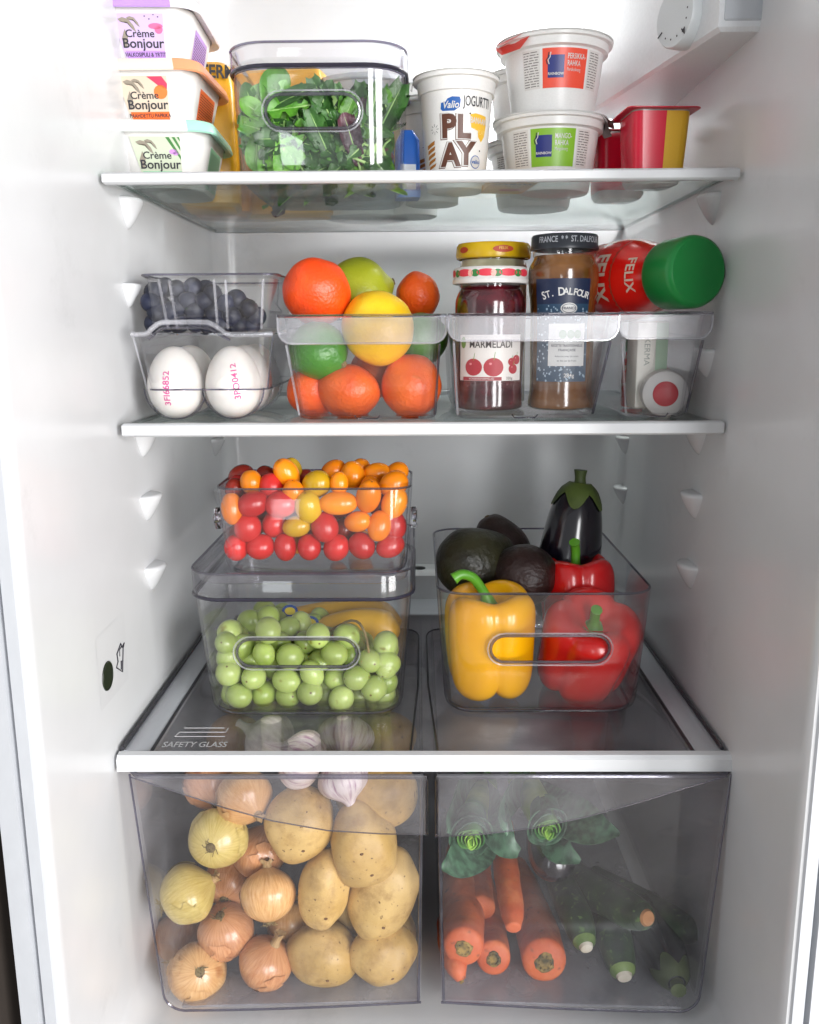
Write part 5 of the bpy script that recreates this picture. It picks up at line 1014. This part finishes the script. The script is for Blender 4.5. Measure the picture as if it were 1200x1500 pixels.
potato("potato buried behind the slanting one", (-0.96,2.20,-51.66), (2.6, 2.4, 2.8), (0, .6, 0), 10)
GAR = organic("garlic_skin", "#c9c2b6", "#e3ddd2", streak=10, rough=.45, bump=.15, bscale=120, rand=.05)
GARP = organic("striped_garlic_skin", "#a37a90", "#e0d5d0", streak=8, rough=.42, bump=.2, bscale=120, rand=.04, lohi=(.34, .52), c4="#c9b49a", s4=(.5, .8), scale4=30)
def garlic(label, c, r, mat, axis, seed):
    pr = crom([(.02, -.72), (.3, -.74), (.7, -.6), (.95, -.25), (1.0, .05), (.85, .38), (.55, .62), (.3, .8), (.18, 1.0), (.13, 1.25), (.15, 1.4)], 4); m = M()
    loft(m, [[(r * a * (1 + .07 * (abs(cos(4 * t + seed)) - .5) * min(1, a * 2)) * cos(t), r * a * (1 + .07 * (abs(cos(4 * t + seed)) - .5) * min(1, a * 2)) * sin(t), r * z) for t in [2 * pi * k / 64 for k in range(64)]] for a, z in pr])
    o = link("garlic_bulb", m, mat, None, c, aim(axis, seed), 0); tag(o, label, "garlic", "garlic bulbs on top of the vegetables")
    m = M(); ball(m, .3 * r, .3 * r, .1 * r, 14, 6, noisy(seed, .4, 4), 0, (0, 0, -.74 * r)); link("root_plate", m, DRY, o)
garlic("white garlic bulb under the shelf glass, left of the two others", (-12.57,2.40,-33.56), 2.35, GAR, (-.8, .4, .3), 1)
garlic("purple striped garlic bulb under the shelf glass at the right", (-6.26,3.20,-33.58), 2.4, GARP, (.05, .55, .5), 2)
garlic("pinkish garlic bulb right behind the white shelf trim", (-9.31,-1.60,-33.10), 2.3, GARP, (-.85, .1, .35), 3)
garlic("garlic bulb hanging low behind the pull lip, neck downwards", (-5.99,-2.40,-34.48), 1.95, GARP, (.3, -.35, -.85), 4)

# ------------------------------------------------------------------ right crisper: carrots, leeks, courgettes
CARR = organic("carrot_skin", "#b24a1c", "#cc6632", scale=55, rough=.62, bump=.55, bscale=110, rand=.08, aniso=(.25, 1, 1), c3="#8f4420", s3=(.64, .72), scale3=160, c4="#d88a52", s4=(.52, .8), scale4=30, lohi=(.33, .67))
def carrot(label, pts, rad, crown=True, seed=1):
    P2 = [Vector(p) for p in crom(pts, 7)]; R = [r[0] for r in crom([(r,) for r in rad], 7)]; rnd = random.Random(seed)
    R = [max(.1, r * (1 + .025 * rnd.uniform(-1, 1))) for r in R]
    d = (P2[0] - P2[1]).normalized(); r0 = R[0]; cap = [(P2[0] + d * r0 * .34 * sin(a), r0 * cos(a)) for a in (1.45, 1.2, .95, .7, .45, .2)]
    m = M(); tube(m, [p for p, r in cap] + P2, [r for p, r in cap] + R, 26); o = link("carrot", m, CARR, None, None, None, 50); tag(o, label, "carrot", "carrots in the right crisper drawer")
    if crown:
        m = M(); c = P2[0] + d * (r0 * .34); 
        for j, (s, z) in enumerate(((.36, .0), (.30, .06), (.16, .02))): pass
        q = d.to_track_quat('Z', 'Y'); rg = []
        for s, z in ((.46, -.10), (.40, .03), (.30, .07), (.22, .0), (.02, .03)): rg.append([c + q @ Vector((s * r0 * (1 + .10 * sin(3 * t + seed) + .06 * sin(7 * t)) * cos(t), s * r0 * (1 + .08 * cos(2 * t + seed) + .05 * sin(9 * t)) * sin(t), z)) for t in [2 * pi * k / 22 for k in range(22)]])
        loft(m, rg, 0, False, True)
        for k in range(9):
            t = k * .7 + seed; b0 = c + q @ Vector((.27 * r0 * cos(t), .27 * r0 * sin(t), .02)); tube(m, [b0, b0 + q @ Vector((.05 * cos(t), .05 * sin(t), .1 + .08 * rnd.random()))], [.07, .05], 5)
        link("crown", m, organic("carrot_crown_%d" % seed, "#3c3416", "#8f7436", scale=200, rough=.85, bump=.5, rand=.1), o)
    return o
carrot("thick carrot with a dark cut crown, against the left side of the right drawer", [(3.44,-3.20,-48.50), (3.65,1.00,-49.10), (3.69,5.50,-48.94), (3.78,10.00,-49.12), (4.15,15.00,-50.06)], [1.62, 1.78, 1.65, 1.4, 1.0], True, 1)
carrot("carrot with its rounded tip pointing forward, above the two middle crowns", [(7.46,-2.80,-47.12), (7.50,-1.20,-46.66), (7.41,2.00,-45.89), (7.55,6.00,-45.51), (7.81,10.00,-45.90)], [.62, 1.0, 1.08, 1.05, 1.0], False, 2)
carrot("middle carrot with a pale round crown, low between the two thick ones", [(5.88,-3.00,-49.71), (6.02,2.00,-51.16), (5.87,8.00,-51.72), (6.04,14.00,-53.22)], [1.38, 1.42, 1.25, .9], True, 3)
carrot("thick carrot with a broad crown, rightmost of the carrots", [(9.99,-2.80,-50.05), (10.02,1.50,-50.78), (9.68,7.00,-51.01), (9.60,13.00,-52.18)], [1.82, 1.82, 1.5, 1.0], True, 4)
carrot("little carrot whose tip pokes out below the thick left carrot", [(3.19,-4.20,-50.75), (2.85,-3.20,-50.19), (2.64,0.00,-50.64), (2.67,4.00,-51.65)], [.42, .95, 1.2, 1.2], True, 5)
carrot("carrot lying in the dark behind the others", [(5.23,2.00,-48.84), (5.20,6.00,-48.93), (5.54,11.00,-50.13)], [1.2, 1.25, 1.2], False, 6)
LEEK = organic("leek_leaf", "#1e3a28", "#456b50", scale=12, rough=.42, bump=.25, bscale=120, aniso=(18, 18, 2), rand=.08)
LEEKG = organic("leek_heart", "#4f9a2a", "#b4d858", scale=20, rough=.4, bump=.15, rand=.05)
LEEKM = organic("leek_inner_leaf", "#2f6a2c", "#6fa04a", scale=20, rough=.4, bump=.15, rand=.05)
def sheet(m, path, wid, fold, up=(0, 0, 1), mi=0, nu=8, th=.07, wave=0.0, seed=0):
    """strap leaf: path, half widths and how far the edges fold up (radians)"""
    P2 = [Vector(p) for p in crom(path, 5)]; W = [x[0] for x in crom([(x,) for x in wid], 5)]; F = [x[0] for x in crom([(x,) for x in fold], 5)]; top = []; botm = []
    for i, p in enumerate(P2):
        t = (P2[min(i + 1, len(P2) - 1)] - P2[max(i - 1, 0)]).normalized(); u = Vector(up); s = t.cross(u).normalized(); u = s.cross(t)
        ra = []; rb = []
        for j in range(nu + 1):
            v = -1 + 2 * j / nu; a = F[i] * abs(v); x = W[i] * (sin(a) / max(F[i], .05)) * (1 if v > 0 else -1) if F[i] > .06 else W[i] * v; z = W[i] * (1 - cos(a)) / max(F[i], .05) + wave * sin(i * .9 + seed) * v * v
            ra.append(p + s * x + u * z); rb.append(p + s * x + u * (z - th))
        top.append(ra + rb[::-1])
    loft(m, top, mi, True, True)
def leek(label, c, back, s, seed, leaves):
    """c: centre of the cut heart, facing front; back: far end of the shaft"""
    t = thing("leek", label, "leek", c, group="leeks in the right crisper drawer"); C0 = Vector(c); d = Vector(back) - C0; rnd = random.Random(seed)
    m = M(); tube(m, [d * .12, d * .5, d], [1.0 * s, 1.15 * s, 1.2 * s], 20); link("shaft", m, LEEKG, t)
    e = Vector((d.x * -.03, -1, -.42)).normalized(); sd_ = Vector((1, 0, 0)); up0 = sd_.cross(e).normalized()
    for k in range(6):
        r = (.16 + .19 * k) * s; gap = rnd.uniform(0, 6.28); n = 26; rows = []; ex = 1.45 - .2 * k
        for off in (0, .07 + .008 * k):
            for q_ in (0, .35, .7, 1.0):
                row = []
                for i in range(n + 1):
                    th_ = gap + (2 * pi * .94) * i / n; wv = .10 * sin(3 * th_ + k * 2 + seed) * q_ + .22 * sin(th_ + k) * q_
                    fl_ = 1 + (.16 + .05 * k) * q_ * q_; rad = (r + off) * fl_
                    row.append(sd_ * (rad * .82 * cos(th_)) + up0 * (rad * 1.22 * sin(th_)) + e * (-1.6 + (1.6 + ex * .55 + wv) * q_))
                rows.append(row)
        rows = rows[:4] + rows[4:][::-1]; rows.append(rows[0])
        m = M(); loft(m, rows, 0, False, False, closed=False); link("leaf", m, LEEKG if k < 2 else LEEKM if k < 4 else LEEK, t, None, None, 50)
    for pth, wd, fd, up in leaves:
        m = M(); sheet(m, [Vector(p) - C0 for p in pth], wd, fd, up, 0, 10, .09, .12, seed); link("leaf", m, LEEK, t)
leek("leek with a bright green cut heart at the left end of the pull lip", (3.95,-3.40,-38.51), (5.63,9.00,-41.15), 1.25, 1,
     [([(5.28,4.00,-40.98), (4.35,-1.50,-40.47), (2.97,-4.20,-40.35), (1.57,-5.20,-40.28)], [1.6, 2.0, 1.4, .2], [.5, .5, .4, .3], (.25, -.75, .6)),
      ([(5.48,7.00,-40.05), (3.14,0.00,-37.12), (2.45,-3.60,-36.82), (2.05,-4.60,-37.66)], [1.8, 1.6, 1.0, .2], [.8, .6, .5, .3], (.9, -.4, .2)),
      ([(5.42,6.00,-40.49), (5.80,-1.50,-38.06), (6.47,-3.80,-39.02), (7.60,-4.20,-39.65)], [1.5, 1.6, 1.1, .4], [.7, .5, .3, .2], (-.5, -.5, .7))])
leek("leek with a pale green cut heart, right of the first, one leaf tip pointing right", (9.91,-2.80,-38.05), (9.63,11.00,-41.54), 1.15, 2,
     [([(9.77,7.00,-40.72), (11.55,1.00,-39.22), (13.46,-2.20,-38.65), (15.60,-3.00,-38.75)], [1.5, 2.0, 1.6, .15], [.5, .4, .3, .2], (-.2, -.55, .8)),
      ([(9.32,6.00,-39.50), (7.18,0.00,-37.12), (6.31,-3.40,-36.94), (6.65,-4.00,-38.32)], [1.5, 1.4, .8, .15], [.8, .7, .5, .3], (.8, -.5, .2)),
      ([(10.54,6.00,-40.16), (11.15,0.00,-40.48), (11.12,-2.00,-40.75), (12.67,-2.60,-41.39)], [1.2, 1.6, 1.2, .2], [.5, .4, .3, .2], (-.3, -.6, .7))])
COUR = organic("courgette_skin", "#0e2412", "#2c4a22", scale=60, rough=.35, bump=.08, bscale=160, rand=.1, c3="#56743a", s3=(.6, .7), scale3=200)
COURT = organic("courgette_end", "#4f6a28", "#8aa05a", scale=40, rough=.45, bump=.1, rand=.05); CUT = organic("cut_flesh", "#b4a890", "#d8d2c4", scale=60, rough=.6, bump=.2, rand=0); CUTB = organic("dry_cut_end", "#a8683a", "#c48a5a", scale=60, rough=.6, bump=.2, rand=0)
def courgette(label, pts, r, end=None, cut=CUT, tip=COURT):
    P2 = [Vector(p) for p in crom(pts, 6)]; n = len(P2); R = [r * (.72 + .28 * min(1, i / (n * .3))) for i in range(n)]; m = M()
    L0 = len(m.f); tube(m, P2, R, 22)
    o = link("courgette", m, COUR, None, None, None, 50); tag(o, label, "courgette", "courgettes in the right crisper drawer")
    d = (P2[0] - P2[1]).normalized(); c = P2[0]; m = M(); r0 = R[0]
    tube(m, [c - d * r * .9, c - d * .3, c + d * .25, c + d * .55], [R[2] * 1.02 + .02, r0 * 1.05, r0 * .9, r0 * .62], 20, 0, False); link("blossom_end", m, tip, o)
    m = M(); tube(m, [c + d * .45, c + d * .75], [r0 * .62, r0 * .5], 14); link("cut_face", m, cut, o)
courgette("courgette with a pale green end, left of the two pointing forward", [(13.19,-2.80,-48.35), (12.98,-0.50,-47.99), (12.75,5.00,-48.93), (13.28,12.00,-51.51)], 1.35)
courgette("courgette with a pale green end, lower right of the two pointing forward", [(16.17,-3.60,-50.34), (16.09,-0.80,-49.68), (16.47,5.00,-50.63), (17.54,12.00,-53.37)], 1.5)
courgette("dark courgette with a round brown cut end, lying on the others", [(17.97,-2.20,-46.55), (17.02,0.00,-47.39), (15.28,4.00,-48.57), (14.40,9.00,-50.60)], 1.55, None, CUTB, COUR)
courgette("nearly black courgette stretching to the right side of the drawer", [(22.45,-0.60,-49.12), (21.39,1.00,-49.53), (19.20,5.00,-50.29), (16.33,9.00,-50.96)], 1.4, None, COUR, COUR)
q = (20.10,0.50,-50.67); a = (20.23,-3.40,-50.80); v = Vector(a) - Vector(q)
aubergine("dark aubergine with its pale cut stem pointing forward, right end of the drawer", tuple(Vector(q) - v.normalized() * 5), tuple(v), 10.2, 2.05, 2)
q = (11.09,-0.80,-42.94); a = (11.40,9.00,-46.00)
aubergine("purple black aubergine behind the carrots, below the right leek", tuple(q), tuple(Vector(a) - Vector(q)), 11, 2.0, 3)

# ------------------------------------------------------------------ salad leaves in the top box
LG = [organic("leaf_bright", "#3f7a1e", "#66a034", scale=40, rough=.42, bump=.35, bscale=140, rand=.2), organic("leaf_dark", "#1d4218", "#3c6c2a", scale=40, rough=.45, bump=.35, bscale=140, rand=.2), organic("leaf_red", "#24101a", "#54303a", scale=35, rough=.45, bump=.35, bscale=140, rand=.2), organic("leaf_pale", "#6d9a4e", "#a4c47c", scale=40, rough=.45, bump=.3, bscale=140, rand=.15)]
sal = thing("salad_leaves", "loose mixed green and red salad leaves filling the clear lidded box", "salad", (-8, 13, ZT + .3))
def leaf_mesh(kind, seed):
    rnd = random.Random(seed); m = M(); nu, nv = 8, 16; L = 5.0
    v = []
    bend = rnd.uniform(-.5, .5); curl = rnd.uniform(.1, .5)
    for j in range(nv + 1):
        t = j / nv
        if kind == 0: w_ = 1.15 * (sin(pi * min(1, t ** 1.6 * 1.02)) ** .6) * (.22 + .78 * t) + .08         # spoon shaped
        elif kind == 1: w_ = (.25 + .85 * sin(pi * min(1, t * 1.0)) ** .7) * (1 - .68 * max(0, min(1, 3 * sin(t * 19 + seed))) * (t < .85)) * (1 if t < .97 else .4)   # lobed
        elif kind == 2: w_ = 1.3 * sin(pi * (.06 + .9 * t)) ** .55 * (.5 + .6 * t)
        else: w_ = .8 * sin(pi * (.05 + .92 * t)) ** .8
        for i in range(nu + 1):
            s = -1 + 2 * i / nu; fr = (.30 * sin(t * 27 + i * 2.2 + seed) * abs(s) ** 2 if kind == 2 else .05 * sin(t * 11 + i))
            x = w_ * s; y = L * t + (.30 * sin(t * 34 + seed) * abs(s) ** 3 if kind == 2 else 0); z = curl * w_ * s * s * .9 + bend * L * .35 * t * t + fr - (.1 if i == nu // 2 else 0)
            v.append((x, y, z))
    f = [(j * (nu + 1) + i, j * (nu + 1) + i + 1, (j + 1) * (nu + 1) + i + 1, (j + 1) * (nu + 1) + i) for j in range(nv) for i in range(nu)]
    m.add(v, f, 0)
    tube(m, [(0, -.6 - rnd.uniform(0, .5), -.1), (0, 0, -.06)] + [(0, L * t, bend * L * .35 * t * t - .12) for t in (.25, .5, .75, .92)], [.13, .12, .1, .08, .05, .03], 6, 1); return m
protos = []
for k in range(14):
    kd = [0, 1, 2, 3, 1, 2, 2, 1, 1, 0, 1, 2, 3, 1][k]; mt = LG[[0, 1, 2, 1, 0, 1, 0, 1, 1, 0, 1, 1, 1, 3][k]]
    o = link("leaf", leaf_mesh(kd, k + 1), [mt, LG[3]], sal, None, None, 0); protos.append(o)
bx0, bx1 = (-13.67,5.60,12.18)[0], (-1.67,5.60,12.10)[0]
rnd = random.Random(21)
def put_leaf(pr_i, p, eul, s, first=False):
    o = protos[pr_i] if first else protos[pr_i].copy()
    if not first: col.objects.link(o)
    o.location = [(p[0] + 8) * K, (p[1] - 13) * K, (p[2] - ZT - .3) * K]; o.rotation_euler = eul; o.scale = (s, s, s)
for k in range(280):
    front = k < 170
    x = rnd.uniform(bx0 + .6, bx1 - .6); z = ZT + .6 + (rnd.random() ** 1.3) * 5.4; y = (5.7 + rnd.uniform(0, 1.6)) if front else rnd.uniform(7, 20)
    a = rnd.uniform(0, 2 * pi); tilt = pi / 2 + rnd.uniform(-.35, .35) if front else rnd.uniform(.3, 1.5); s = rnd.uniform(.55, .85)
    if front:
        # keep the blade inside the wall: it lies nearly flat against it
        dx, dz = -sin(a) * 4.5 * s, cos(a) * 4.5 * s
        x = min(max(x, bx0 + .5 + max(0, -dx)), bx1 - .5 - max(0, dx)); z = min(max(z, ZT + .6 + max(0, -dz) + max(0, dz) * .2), ZT + 6.6 - max(0, dz * .8))
        e = (Matrix.Rotation(-a, 3, 'Y') @ Matrix.Rotation(tilt, 3, 'X') @ Matrix.Rotation(rnd.uniform(-.25, .25), 3, 'Y')).to_euler()
    else:
        x = min(max(x, bx0 + 2), bx1 - 2); z = min(z, ZT + 5.2); e = (Matrix.Rotation(a, 3, 'Z') @ Matrix.Rotation(rnd.uniform(-.5, .5), 3, 'X')).to_euler(); s *= .8
    put_leaf(k % 14, (x, y, z), e, s, k < 14)
for (p, a, s, i) in (((-11.16,5.90,13.70), .08, 1.25, 0), ((-12.69,6.20,13.42), .15, 1.0, 4), ((-2.71,6.00,13.65), -.3, 1.0, 7), ((-5.85,6.20,14.20), -.7, 1.0, 4), ((-3.49,6.00,13.90), .5, 1.0, 11), ((-9.47,5.80,13.66), -.6, 1.0, 13), ((-7.40,5.80,13.16), .7, .95, 7), ((-10.53,5.70,12.82), 1.1, .9, 4), ((-4.80,5.70,12.78), -1.2, .9, 13)):
    put_leaf(i, p, (Matrix.Rotation(a, 3, 'Y') @ Matrix.Rotation(pi / 2 - .1, 3, 'X')).to_euler(), s)
